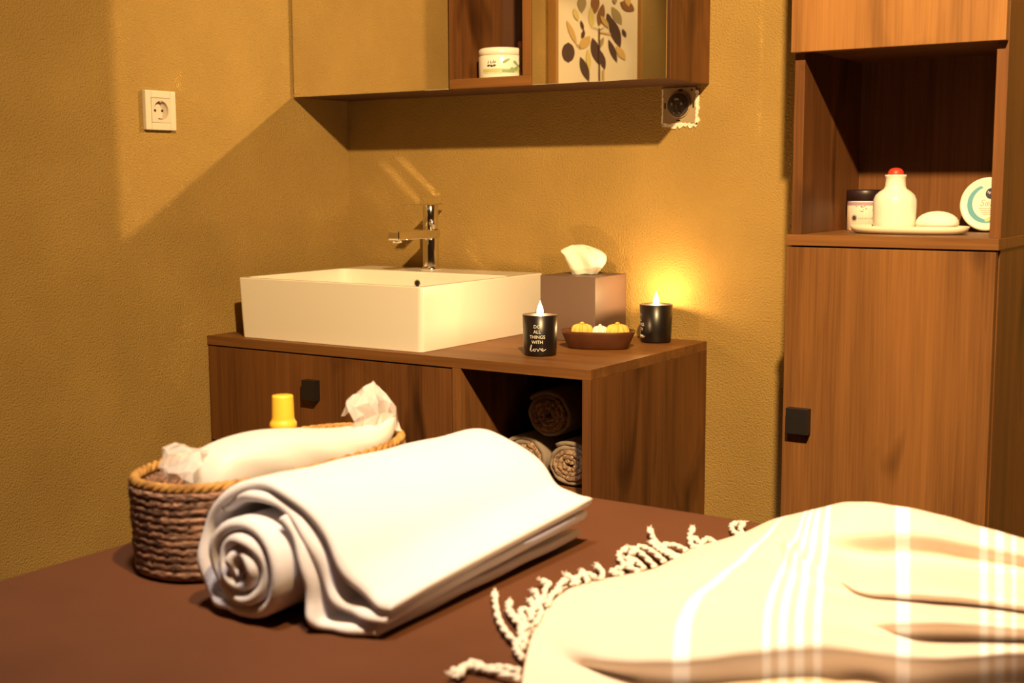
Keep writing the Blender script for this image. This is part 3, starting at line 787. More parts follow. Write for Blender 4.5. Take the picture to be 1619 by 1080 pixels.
# ------------------------------------------------------------------ tissue box
tx0, tx1, ty0, ty1, tz1 = 0.660, 0.795, -0.152, -0.017, vZ + 0.137
r = thing('tissue_box', 'square taupe tissue box against the wall behind the wooden bowl', 'box', ((tx0 + tx1) / 2, (ty0 + ty1) / 2, vZ))
tb = MB()
tb.box(tx0, tx1, ty0, ty1, vZ, tz1, bev=0.002, seg=3)
tb.build('cube', M_taupe, r)
cxx, cyy = (tx0 + tx1) / 2, (ty0 + ty1) / 2
MB().grid([[(cxx + 0.030 * cos(2 * pi * k / 32), cyy + 0.016 * sin(2 * pi * k / 32), tz1 + e) for k in range(32)] for e in (0.0002, 0.0006)] +
          [[(cxx + 0.001 * cos(2 * pi * k / 32), cyy + 0.001 * sin(2 * pi * k / 32), tz1 + 0.0006) for k in range(32)]], None, closed_u=True).build('slot', M_hole, r)
# tissue standing out of the slot
ts = MB()
prof = [  # height, half width to the left, half width to the right, fold depth
    (0.0, 0.022, 0.020, 0.008), (0.012, 0.027, 0.030, 0.012), (0.026, 0.033, 0.038, 0.015), (0.038, 0.038, 0.037, 0.014), (0.046, 0.043, 0.027, 0.011), (0.053, 0.030, 0.008, 0.006), (0.056, 0.022, -0.004, 0.002)]
rows = []
for hh, wl, wr, fd in spline([(a * 1.12, b_ * 1.22, c * 1.22, d_ * 1.2) for a, b_, c, d_ in prof], 5):
    row = []
    for k in range(48):
        a = 2 * pi * k / 48
        u = cos(a); v = sin(a)
        wdt = wr if u > 0 else wl
        xx = u * max(wdt, 0.0005) if wr > 0 or u <= 0 else -0.004 * u
        yy = v * fd * (1 + 0.45 * sin(5 * a + hh * 60))
        row.append((cxx + 0.003 + xx * 0.83 - yy * 0.5, cyy + xx * 0.53 + yy * 0.8, tz1 - 0.001 + hh + 0.002 * sin(3 * a)))
    rows.append(row)
ts.grid(rows, None, closed_u=True, cap=True)
o = ts.build('facial_tissue', M_tissue)
o['label'] = 'white tissue pulled up out of the taupe tissue box'; o['category'] = 'tissue'

# ------------------------------------------------------------------ wooden bowl with soap flowers
bc = Vector((0.838, -0.214, vZ)); ba = radians(22)
def oval(c, a, b_, ang, z, n=56, p=2.6):
    out = []
    for k in range(n):
        t = 2 * pi * k / n
        x = a * math.copysign(abs(cos(t)) ** (2 / p), cos(t)); y = b_ * math.copysign(abs(sin(t)) ** (2 / p), sin(t))
        out.append(Vector((c[0] + x * cos(ang) - y * sin(ang), c[1] + x * sin(ang) + y * cos(ang), z)))
    return out
r = thing('wooden_bowl', 'dark reddish oblong wooden bowl between the two candles', 'bowl', bc)
MB().grid([oval(bc, 0.058, 0.032, ba, vZ), oval(bc, 0.062, 0.036, ba, vZ + 0.003), oval(bc, 0.073, 0.044, ba, vZ + 0.030), oval(bc, 0.0755, 0.0455, ba, vZ + 0.0355),
           oval(bc, 0.0745, 0.0445, ba, vZ + 0.0365), oval(bc, 0.071, 0.041, ba, vZ + 0.034), oval(bc, 0.056, 0.030, ba, vZ + 0.008), oval(bc, 0.02, 0.01, ba, vZ + 0.007)],
          None, closed_u=True, cap=True).build('shell', M_bowl, r)
def soap_flower(dx, dy, size, mtl, lab, grp=None, hscale=0.62):
    c = bc + Vector((dx * cos(ba) - dy * sin(ba), dx * sin(ba) + dy * cos(ba), 0))
    base_z = vZ + 0.0085
    rt_ = thing('soap_flower', lab, 'soap', (c.x, c.y, base_z), grp)
    hh = 0.030 + size * 0.62
    rows = []
    n = 60; petals = 11
    for i in range(15):
        ph = pi * i / 14
        rows.append([Vector((c.x + size * sin(ph) * (1 + 0.10 * cos(petals * t)) * cos(t), c.y + size * sin(ph) * (1 + 0.10 * cos(petals * t)) * sin(t),
                             base_z + 0.0004 + (hh / 2) * (1 - cos(ph)) * (1 - 0.10 * (ph > 2.4) * (1 - sin(ph) * 1.0)) + 0.0010 * cos(petals * t) * sin(ph)))
                     for t in [2 * pi * k / n for k in range(n)]])
    MB().grid(rows, None, closed_u=True).build('petals', mtl, rt_)
    MB().lathe([(0.0001, 0), (size * 0.22, 0.0006), (size * 0.16, 0.0028), (0.0001, 0.004)], (c.x, c.y, base_z + hh - 0.003), n=16).build('centre', mtl, rt_)
soap_flower(-0.033, 0.0, 0.0215, M_yel, 'yellow ribbed soap flower at the bowl end next to the nearer candle')
soap_flower(0.004, -0.002, 0.0155, M_whi, 'white soap flower in the middle of the wooden bowl')
soap_flower(0.039, 0.0, 0.0225, M_yel, 'yellow ribbed soap flower at the bowl end towards the rear candle')

# ------------------------------------------------------------------ rolled hand towels in the vanity niche
def roll(c, rx, rz, y0, y1, lab, turns=4.0, start=0.0, mo=None, tail=0.0):
    r = thing('rolled_towel', lab, 'towel', (c[0], y0, c[1] - rz), 'rolled hand towels in the vanity niche')
    n = int(turns * 28)
    path = []
    for k in range(n + 1):
        t = k / n
        a = start + t * turns * 2 * pi
        q = (0.10 + 0.90 * t)
        path.append((c[0] + (rx - 0.003) * q * cos(a), c[1] + (rz - 0.003) * q * sin(a)))
    th_ = min(rx, rz) / (turns * 2.15)
    def sheet(pth, ya, yb, t_):
        rows = []
        for i, (x, z) in enumerate(pth):
            x2, z2 = pth[min(i + 1, len(pth) - 1)]; x1, z1 = pth[max(i - 1, 0)]
            tx_, tz_ = x2 - x1, z2 - z1
            l_ = math.hypot(tx_, tz_) or 1
            nx, nz = -tz_ / l_, tx_ / l_
            e = 0.002 * sin(i * 0.7) + 0.0015 * sin(i * 1.9)
            rows.append([(x + nx * t_, ya + e + 0.002, z + nz * t_), (x + nx * t_ * 0.5, ya + e, z + nz * t_ * 0.5), (x - nx * t_ * 0.5, ya + e, z - nz * t_ * 0.5), (x - nx * t_, ya + e + 0.002, z - nz * t_), (x - nx * t_, yb, z - nz * t_), (x + nx * t_, yb, z + nz * t_)])
        return rows
    k = int(n * 0.72)
    MB().grid(sheet(path[:k], y0, y1, th_), None, closed_u=True, cap=True).build('rolled_core', M_rollcore, r, 'tan flecked inner turns')
    MB().grid(sheet(path[k - 1:], y0 + 0.004, y1, th_ * 0.9), None, closed_u=True, cap=True).build('outer_wrap', mo or M_rollout, r)
roll((0.7975, 0.6985), 0.056, 0.0475, -0.345, -0.03, 'rolled taupe towel topmost of the stack in the vanity niche', 4.2, 1.2)
roll((0.7470, 0.6080), 0.0540, 0.0450, -0.355, -0.03, 'rolled towel low on the left of the vanity niche stack, mostly behind the white towel', 4.0, 2.4)
roll((0.8580, 0.6085), 0.0560, 0.0455, -0.362, -0.03, 'rolled tan towel low on the right of the vanity niche stack', 4.3, 0.3)

# ------------------------------------------------------------------ tall cabinet
tF, tL, tR, tU = -0.3275, 1.2791, 1.6335, 1.3725
sT, sB = 1.0622, 1.0436           # shelf board
dB = 0.15
r = thing('tall_cabinet', 'tall wooden cabinet with an open niche between an upper and a lower door', 'cabinet', ((tL + tR) / 2, 0, dB))
MB().box(tL + 0.001, tL + 0.019, tF + 0.0185, 0, sT, 2.05, bev=0.0008).build('side_panel', M_woodV2, r)
MB().box(tR - 0.019, tR - 0.001, tF + 0.0185, 0, sT, 2.05, bev=0.0008).build('side_panel', M_woodV2, r)
MB().box(tL + 0.001, tL + 0.019, tF + 0.0185, 0, dB, sB, bev=0.0008).build('side_panel', M_woodV2, r)
MB().box(tR - 0.019, tR - 0.001, tF + 0.0185, 0, dB, sB, bev=0.0008).build('side_panel', M_woodV2, r)
MB().box(tL - 0.0015, tR + 0.0005, tF, 0, sB, sT, bev=0.0008).build('shelf_board', M_woodH, r)
MB().box(tL + 0.019, tR - 0.019, tF + 0.0185, -0.006, tU + 0.004, tU + 0.022).build('niche_top_panel', M_woodH, r)
MB().box(tL + 0.019, tR - 0.019, -0.0125, 0, sT, 2.05).build('back_panel', M_woodV2, r)
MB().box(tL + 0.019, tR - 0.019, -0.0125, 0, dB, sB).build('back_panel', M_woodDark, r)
MB().box(tL + 0.019, tR - 0.019, tF + 0.0185, -0.0126, dB, dB + 0.018).build('bottom_panel', M_woodH, r)
MB().box(tL + 0.019, tR - 0.019, tF + 0.0185, -0.0126, 2.032, 2.05).build('top_panel', M_woodH, r)
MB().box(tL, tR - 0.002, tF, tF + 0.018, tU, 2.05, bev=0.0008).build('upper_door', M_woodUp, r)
d = MB().box(tL, tR - 0.003, tF, tF + 0.018, dB, sB - 0.003, bev=0.0008).build('lower_door', M_woodV, r)
tab_handle(1.3110, 0.7370, tF, 0.0400, 0.045, d)

# things in the niche of the tall cabinet
tc_ = Vector((1.4525, -0.2, sT))
r = thing('oval_tray', 'shallow cream oval tray on the niche shelf of the tall cabinet', 'tray', tc_)
MB().grid([oval(tc_, 0.090, 0.044, 0, sT, p=2.2), oval(tc_, 0.099, 0.052, 0, sT + 0.004, p=2.2), oval(tc_, 0.1030, 0.056, 0, sT + 0.0135, p=2.2), oval(tc_, 0.1015, 0.0545, 0, sT + 0.0140, p=2.2),
           oval(tc_, 0.097, 0.050, 0, sT + 0.0065, p=2.2), oval(tc_, 0.05, 0.02, 0, sT + 0.006, p=2.2)], None, closed_u=True, cap=True).build('dish', M_stone, r)
bc2 = (1.4285, -0.205, sT + 0.0066)
r = thing('round_bottle', 'white round shouldered bottle with a red stopper standing on the oval tray', 'bottle', bc2)
MB().lathe([(0.001, 0), (0.0325, 0), (0.0355, 0.004), (0.0365, 0.015), (0.0372, 0.042), (0.0365, 0.053), (0.033, 0.061), (0.0265, 0.067), (0.0195, 0.0715), (0.0178, 0.076), (0.0170, 0.089),
            (0.0180, 0.0915), (0.0188, 0.0935), (0.0186, 0.0955), (0.016, 0.096), (0.0145, 0.093), (0.001, 0.0925)], bc2).build('body', M_bottlew, r)
MB().lathe([(0.0138, 0.0930), (0.0138, 0.097), (0.0128, 0.102), (0.0095, 0.1058), (0.005, 0.1075), (0.0001, 0.108)], bc2, n=32).build('stopper', M_red, r, 'red domed stopper')
sc_ = Vector((1.503, -0.205, sT + 0.0066))
rows = []
for i in range(13):
    ph = pi * i / 12
    z = sc_.z + (0.0 if ph > pi / 2 else 0) + (0.012 + 0.0215 * cos(ph) if ph < pi / 2 else 0.012 + 0.0118 * cos(ph))
    rows.append(oval(sc_, 0.0365 * max(sin(ph), 0.001), 0.026 * max(sin(ph), 0.001), 0, z, 40, 2.2))
o = MB().grid(rows, None, closed_u=True).build('soap_bar', M_whi)
o['label'] = 'white domed oval soap lying on the cream tray'; o['category'] = 'soap'
lc = (1.341, -0.102, sT)
r = thing('lidded_jar', 'squat jar with dark lid and pale printed label, behind the white bottle', 'jar', lc)
MB().lathe([(0.001, 0), (0.0300, 0), (0.0315, 0.002), (0.0315, 0.054), (0.030, 0.056)], lc, n=40).build('body', M_label, r, 'pale labelled jar body')
MB().lathe([(0.0319, 0.0555), (0.0335, 0.0565), (0.0335, 0.0735), (0.032, 0.0755), (0.001, 0.0757)], lc, n=40).build('lid', M_lid, r, 'dark purple screw lid')
lb = MB()
tj = math.atan2(-2.462 - lc[1], 2.122 - lc[0])
random.seed(11)
def st(poly, mtl, rad=0.0319):
    vs = on_cyl(lc, rad, tj, poly); lb.faces(vs, [tuple(range(len(vs)))], mtl)
for k in range(16):
    a = -0.045 + 0.09 * k / 16
    st([(a, 0.047), (a + 0.09 / 16, 0.047), (a + 0.09 / 16, 0.053), (a, 0.053)], M_lilac, 0.0317)
st([(-0.0195 + 0.0065 * cos(2 * pi * k / 20), 0.024 + 0.0065 * sin(2 * pi * k / 20)) for k in range(20)], M_grey)
st([(-0.0195 + 0.004 * cos(2 * pi * k / 20), 0.024 + 0.004 * sin(2 * pi * k / 20)) for k in range(20)], M_ink, 0.0321)
x = -0.011
while x < 0.03:
    wd = random.uniform(0.0012, 0.003); hh = random.uniform(0.002, 0.0035)
    st([(x, 0.022), (x + wd, 0.022), (x + wd, 0.022 + hh), (x, 0.022 + hh)], M_grey); x += wd + 0.0009
for k in range(26):
    x = random.uniform(-0.026, 0.03); z = random.choice((random.uniform(0.036, 0.046), random.uniform(0.003, 0.010)))
    st(leaf2d(x, z, random.uniform(0.003, 0.006), 0.0015, random.uniform(0, 3)), random.choice((M_lilac, M_ink, M_grey)))
lb.build('printed_label', None, r, 'small grey print with lilac band')

# round cream tin leaning on the back of the niche
tr_ = 0.0485
tilt = radians(12)
ax = Vector((0, -cos(tilt), sin(tilt)))
tcen = Vector((1.5535, -0.071, sT + tr_ * cos(tilt) + 0.010 * sin(tilt) + 0.0004))
r = thing('cream_tin', 'round white cream tin with a navy logo leaning upright in the niche', 'tin', (tcen.x, tcen.y, sT))
MB().lathe([(0.001, -0.010), (tr_ - 0.002, -0.010), (tr_, -0.008), (tr_, 0.001), (tr_ - 0.001, 0.0030), (tr_ - 0.0035, 0.004), (tr_ - 0.006, 0.0035), (tr_ - 0.009, 0.0028), (0.001, 0.0028)], tcen, axis=ax, n=56).build('lid', M_tin, r)
MB().lathe([(0.001, -0.0180), (tr_ - 0.004, -0.0180), (tr_ - 0.0015, -0.016), (tr_ - 0.0015, -0.0101), (0.001, -0.0101)], tcen, axis=ax, n=56).build('base', M_tin, r)
ux = Vector((1, 0, 0)); uy = Vector((0, sin(tilt), cos(tilt)))
def on_tin(p, e):
    return tcen + ux * p[0] + uy * p[1] + ax * e
pl = MB()
# pale blue crescent
outer = [(0.0350 * cos(radians(a)), 0.0350 * sin(radians(a))) for a in range(112, 285, 6)]
inner = [(0.0045 + 0.0305 * cos(radians(a)), 0.0015 + 0.0305 * sin(radians(a))) for a in range(284, 111, -6)]
n1 = len(outer)
pl.faces([on_tin(p, 0.0031) for p in outer + inner[::-1]], [(i, i + 1, n1 + i + 1, n1 + i) for i in range(min(n1, len(inner)) - 1)], M_blue)
pl.faces([on_tin((0.0055 + 0.0100 * cos(2 * pi * k / 32), 0.0185 + 0.0100 * sin(2 * pi * k / 32)), 0.0032) for k in range(32)], [tuple(range(32))], M_navy)
vs, fs = text_geo('NIVEA', 0.0062)
pl.faces([on_tin((0.0055 + v.x * 0.95 * cos(-0.35) - v.y * sin(-0.35), 0.0165 + v.x * 0.95 * sin(-0.35) + v.y * cos(-0.35)), 0.0034) for v in vs], fs, M_letter)
vs, fs = text_geo('Soft', 0.0165)
pl.faces([on_tin((0.000 + v.x + 0.25 * v.y, -0.004 + v.y), 0.0033) for v in vs], fs, M_grey)
for k in range(4):
    pl.faces([on_tin((-0.014 + 0.002 * k + a * 0.020, -0.009 - 0.0035 * k + b_ * 0.0012), 0.0033) for a, b_ in ((0, 0), (1, 0), (1, 1), (0, 1))], [(0, 1, 2, 3)], M_grey)
pl.faces([on_tin(p, 0.0033) for p in leaf2d(0.006, -0.027, 0.018, 0.006, 0.5)], [tuple(range(14))], M_lime)
pl.build('printed_label', None, r, 'navy round logo, pale blue crescent and grey script')

# ------------------------------------------------------------------ massage bed
bz_ = 0.73
r = thing('massage_bed', 'massage bed under a plain brown cover in the foreground', 'bed', (1.85, -1.46, 0))
bm_ = MB()
bm_.box(0.90, 2.78, -1.93, -0.968, 0.60, bz_, bev=0.018, seg=4)
o = bm_.build('cover', M_bed, r)
for p in o.data.polygons:
    p.use_smooth = True
o.modifiers.new('wn', 'WEIGHTED_NORMAL')
MB().box(0.94, 2.74, -1.89, -1.01, 0.50, 0.60, bev=0.005).build('bed_base', M_bedbase, r)
for x in (1.02, 2.66):
    for y in (-1.82, -1.08):
        MB().box(x - 0.03, x + 0.03, y - 0.03, y + 0.03, 0, 0.50, bev=0.003).build('leg', M_bedbase, r)

# ------------------------------------------------------------------ basket with its contents
kc = Vector((1.0545, -1.362, bz_))
def koval(a, b_, z, n=72, p=2.5):
    return oval(kc, a, b_, 0, z, n, p)
r = thing('woven_basket', 'oval brown seagrass basket behind the rolled white towel', 'basket', kc)
rows = [koval(0.080, 0.180, bz_ + 0.0005), koval(0.089, 0.193, bz_ + 0.004)]
K = 11
for k in range(K * 6 + 1):
    t = k / (K * 6)
    bl = 0.0014 * abs(sin(pi * K * t))
    z = bz_ + 0.006 + t * 0.094
    ring = koval(0.090 + 0.003 * t + bl, 0.194 + 0.004 * t + bl, z)
    rows.append([p + Vector((0.0011 * sin(i * 2.6 + k), 0.0011 * cos(i * 2.2 + k * 1.3), 0)) for i, p in enumerate(ring)])
rows.append(koval(0.087, 0.190, bz_ + 0.1005))
for t in (0.9, 0.5, 0.1):
    rows.append(koval(0.082, 0.184, bz_ + 0.006 + 0.094 * t))
rows.append(koval(0.03, 0.06, bz_ + 0.008))
MB().grid(rows, None, closed_u=True, cap=True).build('basket_wall', M_basket, r)
rim = MB()
nn = 150
base = koval(0.0885, 0.1925, bz_ + 0.104, nn)
for ph in (0, 2 * pi / 3, 4 * pi / 3):
    pts = []
    for i, p in enumerate(base):
        d = Vector((p.x - kc.x, p.y - kc.y, 0)).normalized()
        a = ph + i * 2 * pi * 24 / nn
        pts.append(p + d * 0.0034 * cos(a) + Vector((0, 0, 0.0034 * sin(a))))
    rim.tube(pts, 0.0034, None, n=7, closed=True)
rim.build('braided_rim', M_straw, r, 'golden straw braided rim')

yb = (0.994, -1.288, bz_ + 0.0092)
r = thing('lotion_bottle', 'bottle with a yellow cap standing in the back of the basket', 'bottle', yb)
MB().lathe([(0.001, 0), (0.0165, 0), (0.018, 0.002), (0.018, 0.085), (0.017, 0.100), (0.0155, 0.107), (0.0150, 0.112)], yb, n=32).build('body', M_bottley, r)
cp = MB().lathe([(0.0165, 0.108), (0.0172, 0.109), (0.0168, 0.1165), (0.0150, 0.1185), (0.0140, 0.1225), (0.01325, 0.149), (0.0127, 0.1510), (0.001, 0.1512)], yb, n=40)
cp.build('cap', M_capy, r, 'yellow flared cap')

r = thing('wrapped_bundle', 'curved white padded bundle in clear plastic lying across the basket', 'bundle', (1.075, -1.35, bz_ + 0.06))
prof = [  # y, centre x, top z, half width, half height
    (-1.508, 1.070, 0.826, 0.006, 0.004), (-1.502, 1.070, 0.842, 0.024, 0.016), (-1.484, 1.071, 0.862, 0.034, 0.026), (-1.450, 1.073, 0.8705, 0.040, 0.033), (-1.405, 1.076, 0.8725, 0.043, 0.036),
    (-1.350, 1.079, 0.8665, 0.043, 0.036), (-1.300, 1.082, 0.8585, 0.040, 0.033), (-1.262, 1.085, 0.8545, 0.035, 0.029), (-1.230, 1.086, 0.8560, 0.028, 0.022), (-1.205, 1.087, 0.8610, 0.020, 0.014), (-1.190, 1.087, 0.8620, 0.010, 0.008), (-1.185, 1.087, 0.8600, 0.002, 0.002)]
rows = []
for y, cx_, zt, hw, hh in spline(prof, 5):
    row = []
    for k in range(44):
        t = 2 * pi * k / 44
        sx_ = math.copysign(abs(cos(t)) ** 0.75, cos(t)); sz_ = math.copysign(abs(sin(t)) ** 0.75, sin(t))
        wv = 1 + 0.025 * sin(5 * t + y * 70)
        row.append((cx_ + hw * sx_ * wv, y, zt - hh + hh * sz_))
    rows.append(row)
b = MB().grid(rows, None, closed_u=True, cap=True)
b.build('padded_cloth', M_bundle, r)
def film(name, rows, jit, seed, label):
    random.seed(seed)
    R_ = []
    for i, row in enumerate(rows):
        R_.append([Vector(p) + Vector((random.uniform(-1, 1) * jit * 1.6, random.uniform(-1, 1) * jit, random.uniform(-1, 1) * jit)) for p in row])
    f = MB().grid(R_, None, smooth=False)
    o = f.build(name, M_film, r, label)
    so = o.modifiers.new('film', 'SOLIDIFY'); so.thickness = 0.0004
    return o
def ribbon_rows(polys, nc):
    out = []
    for poly in polys:
        sp_ = spline(poly, nc)
        out.append(sp_)
    return out
film('plastic_wrap', ribbon_rows([
    [(1.088, -1.262, 0.852), (1.098, -1.240, 0.852), (1.104, -1.215, 0.852), (1.104, -1.190, 0.842)],
    [(1.086, -1.268, 0.865), (1.102, -1.240, 0.868), (1.106, -1.212, 0.866), (1.100, -1.186, 0.854)],
    [(1.083, -1.270, 0.878), (1.094, -1.243, 0.882), (1.100, -1.212, 0.880), (1.096, -1.192, 0.868)],
    [(1.080, -1.266, 0.885), (1.086, -1.241, 0.893), (1.088, -1.216, 0.895), (1.086, -1.198, 0.884)],
    [(1.076, -1.258, 0.888), (1.080, -1.236, 0.898), (1.080, -1.217, 0.906), (1.080, -1.204, 0.894)],
    [(1.072, -1.256, 0.882), (1.070, -1.236, 0.890), (1.070, -1.215, 0.898), (1.072, -1.202, 0.886)],
    [(1.066, -1.258, 0.862), (1.062, -1.238, 0.868), (1.062, -1.215, 0.872), (1.066, -1.196, 0.864)]], 3), 0.0035, 5, 'crumpled clear plastic knot')
film('plastic_wrap', ribbon_rows([
    [(1.030, -1.508, 0.838), (1.044, -1.524, 0.838), (1.062, -1.528, 0.838), (1.082, -1.522, 0.838)],
    [(1.024, -1.500, 0.850), (1.040, -1.528, 0.850), (1.060, -1.530, 0.848), (1.082, -1.520, 0.848)],
    [(1.022, -1.494, 0.866), (1.036, -1.524, 0.870), (1.056, -1.520, 0.862), (1.080, -1.510, 0.856)],
    [(1.026, -1.482, 0.866), (1.040, -1.506, 0.872), (1.056, -1.504, 0.868), (1.076, -1.498, 0.862)],
    [(1.034, -1.468, 0.850), (1.044, -1.484, 0.858), (1.056, -1.486, 0.862), (1.072, -1.484, 0.862)]], 3), 0.0030, 9, 'crinkled clear plastic end')

# ------------------------------------------------------------------ rolled white towel
r = thing('bath_towel', 'big white bath towel rolled up on the brown bed in front of the basket', 'towel', (1.27, -1.40, bz_))
def cloth_sheet(path, name, y1=-1.19, mb=None, ny=16):
    """path rows: x, z, half thickness, near y, far lift"""
    rows = []
    n = len(path)
    for i, (x, z, t, y0, lf) in enumerate(path):
        a = path[max(i - 1, 0)]; c = path[min(i + 1, n - 1)]
        tx_, tz_ = c[0] - a[0], c[1] - a[1]
        l_ = math.hypot(tx_, tz_) or 1
        nx, nz = -tz_ / l_, tx_ / l_
        e0 = 0.0022 * sin(i * 0.43) + 0.0014 * sin(i * 0.17 + 1)
        row = []
        ys = [y0 + e0 + t * 1.1] + [y0 + (y1 - y0) * k / ny for k in range(1, ny)] + [y1 - t * 1.1 + e0]
        def at(y, off):
            pr_ = (y - y0) / (y1 - y0)
            dz = lf * max(0.0, pr_) ** 0.8
            wv = 0.0016 * wob(x * 1.0, y, z, 42, 1.3)
            return (x + nx * (off + wv) , y, max(z + nz * (off + wv) + dz, bz_ + 0.0006))
        row += [at(y, t) for y in ys]
        row += [at(y1 + e0, t * 0.5), at(y1 + e0, -t * 0.5)]
        row += [at(y, -t) for y in ys[::-1]]
        row += [at(y0 + e0, -t * 0.5), at(y0 + e0, t * 0.5)]
        rows.append(row)
    (mb or MB()).grid(rows, None, closed_u=True, cap=True).build(name, M_towel, r)
cxk, czk = 1.2315, 0.7875
path = []
T = 0.0064
turns = 3.05
n = 110
for k in range(n + 1):
    t = k / n
    a = radians(-115) + (1 - t) * turns * 2 * pi
    rad = 0.0065 + (0.0495 - 0.0065) * t
    ir = 1 + 0.05 * sin(3 * a + 1) * (1 - t)
    path.append((cxk + rad * ir * cos(a) * 1.03, czk + rad * ir * sin(a), T, -1.606 + 0.006 * t, -0.014 * max(0.0, sin(a)) * t))
out = spline([path[-1], (1.1860, 0.7440, T, -1.596, 0), (1.1700, 0.7660, T, -1.592, 0), (1.1665, 0.7950, T, -1.588, 0), (1.1760, 0.8270, T, -1.584, -0.006), (1.2030, 0.8540, T, -1.580, -0.012), (1.2420, 0.8640, T, -1.577, -0.014),
              (1.2850, 0.8520, T, -1.575, -0.012), (1.3180, 0.8230, T, -1.572, -0.003), (1.3400, 0.7900, 0.0070, -1.570, 0.007), (1.3610, 0.7710, 0.0068, -1.567, 0.017), (1.3780, 0.7625, 0.0064, -1.565, 0.024), (1.3860, 0.7600, 0.0054, -1.564, 0.025)], 7)
cloth_sheet(path + out[1:], 'rolled_sheet')
cloth_sheet(spline([(1.190, 0.835, .005, -1.582, 0), (1.213, 0.8495, .0055, -1.580, -0.012), (1.246, 0.8515, .0055, -1.579, -0.014), (1.280, 0.838, .0055, -1.578, -0.012), (1.305, 0.808, .0055, -1.577, 0), (1.318, 0.776, .0055, -1.576, 0),
                    (1.330, 0.7590, .0055, -1.573, 0.004), (1.347, 0.7530, .0060, -1.570, 0.010), (1.367, 0.7505, .0062, -1.566, 0.018), (1.381, 0.7490, .005, -1.565, 0.020)], 7), 'inner_fold')
cloth_sheet(spline([(1.270, 0.837, .004, -1.586, 0), (1.290, 0.816, .005, -1.586, 0), (1.3015, 0.785, .005, -1.586, 0), (1.304, 0.757, .005, -1.585, 0), (1.311, 0.7400, .005, -1.584, 0), (1.328, 0.7366, .0050, -1.578, 0.001), (1.350, 0.7366, .0054, -1.572, 0.005), (1.370, 0.7368, .005, -1.567, 0.008)], 7), 'inner_fold')

# ------------------------------------------------------------------ fringed throw
THROW = [
    [(1.5276, -1.0253, 0.7335), (1.5213, -1.0528, 0.7335), (1.5114, -1.082, 0.7335), (1.5004, -1.1113, 0.7335), (1.4931, -1.1469, 0.7335), (1.4937, -1.2276, 0.7335), (1.4775, -1.2706, 0.7335), (1.4598, -1.3083, 0.7335), (1.4513, -1.359, 0.7335), (1.4775, -1.4492, 0.7335), (1.5252, -1.5451, 0.7335), (1.5741, -1.6279, 0.7335)],
    [(1.5324, -1.0052, 0.7335), (1.5425, -1.0343, 0.748), (1.5479, -1.0838, 0.751), (1.5431, -1.1272, 0.75), (1.5448, -1.1743, 0.75), (1.5417, -1.248, 0.751), (1.5377, -1.3068, 0.75), (1.5312, -1.3563, 0.749), (1.542, -1.4209, 0.75), (1.5895, -1.525, 0.752), (1.5866, -1.523, 0.7278), (1.6308, -1.6054, 0.736)],
    [(1.5403, -0.9651, 0.7335), (1.577, -1.0699, 0.768), (1.5875, -1.1373, 0.768), (1.5944, -1.2032, 0.765), (1.6042, -1.2828, 0.765), (1.6124, -1.353, 0.767), (1.6191, -1.398, 0.767), (1.632, -1.442, 0.767), (1.6476, -1.4805, 0.767), (1.6703, -1.5305, 0.766), (1.6677, -1.5245, 0.7393), (1.6954, -1.5852, 0.736)],
    [(1.5734, -0.9368, 0.7335), (1.618, -1.0764, 0.785), (1.6399, -1.1526, 0.783), (1.6489, -1.1885, 0.77), (1.6734, -1.2689, 0.773), (1.6876, -1.3159, 0.772), (1.6966, -1.3439, 0.772), (1.708, -1.3794, 0.772), (1.7227, -1.4199, 0.772), (1.7413, -1.4688, 0.772), (1.7397, -1.4628, 0.7398), (1.7674, -1.5383, 0.736)],
    [(1.6624, -1.03, 0.7504), (1.6824, -1.1, 0.807), (1.6995, -1.15, 0.7892), (1.703, -1.158, 0.7587), (1.7446, -1.285, 0.7717), (1.7442, -1.283, 0.763), (1.7491, -1.298, 0.7649), (1.7695, -1.36, 0.769), (1.7756, -1.378, 0.7639), (1.7918, -1.427, 0.7647), (1.7879, -1.412, 0.731), (1.8161, -1.4979, 0.738)],
    [(1.7385, -1.03, 0.7437), (1.7544, -1.1, 0.8045), (1.77, -1.155, 0.7983), (1.7725, -1.16, 0.7686), (1.8123, -1.305, 0.7867), (1.8109, -1.298, 0.7719), (1.8147, -1.312, 0.7742), (1.8329, -1.378, 0.7824), (1.8293, -1.362, 0.7587), (1.8496, -1.437, 0.7749), (1.847, -1.424, 0.748), (1.86, -1.4693, 0.738)],
    [(1.8364, -1.03, 0.7452), (1.8461, -1.09, 0.7864), (1.8566, -1.14, 0.7884), (1.8591, -1.147, 0.7659), (1.8897, -1.295, 0.7861), (1.8888, -1.288, 0.7735), (1.8913, -1.3, 0.7751), (1.9036, -1.36, 0.7852), (1.9013, -1.345, 0.7657), (1.9153, -1.415, 0.7852), (1.9136, -1.402, 0.7615), (1.9206, -1.43, 0.738)],
    [(1.9492, -1.03, 0.7402), (1.9522, -1.07, 0.7647), (1.9587, -1.12, 0.7707), (1.9604, -1.126, 0.7543), (1.9793, -1.275, 0.7811), (1.9789, -1.268, 0.7704), (1.9805, -1.28, 0.7721), (1.9886, -1.345, 0.7866), (1.988, -1.335, 0.7726), (1.9954, -1.395, 0.7881), (1.9949, -1.385, 0.7714), (1.996, -1.3809, 0.738)]]
CREASES = [(1.6275, -1.1935, 1.6711, -1.2765, 0.011, 0.011), (1.6711, -1.2765, 1.72, -1.2927, 0.012, 0.012)]
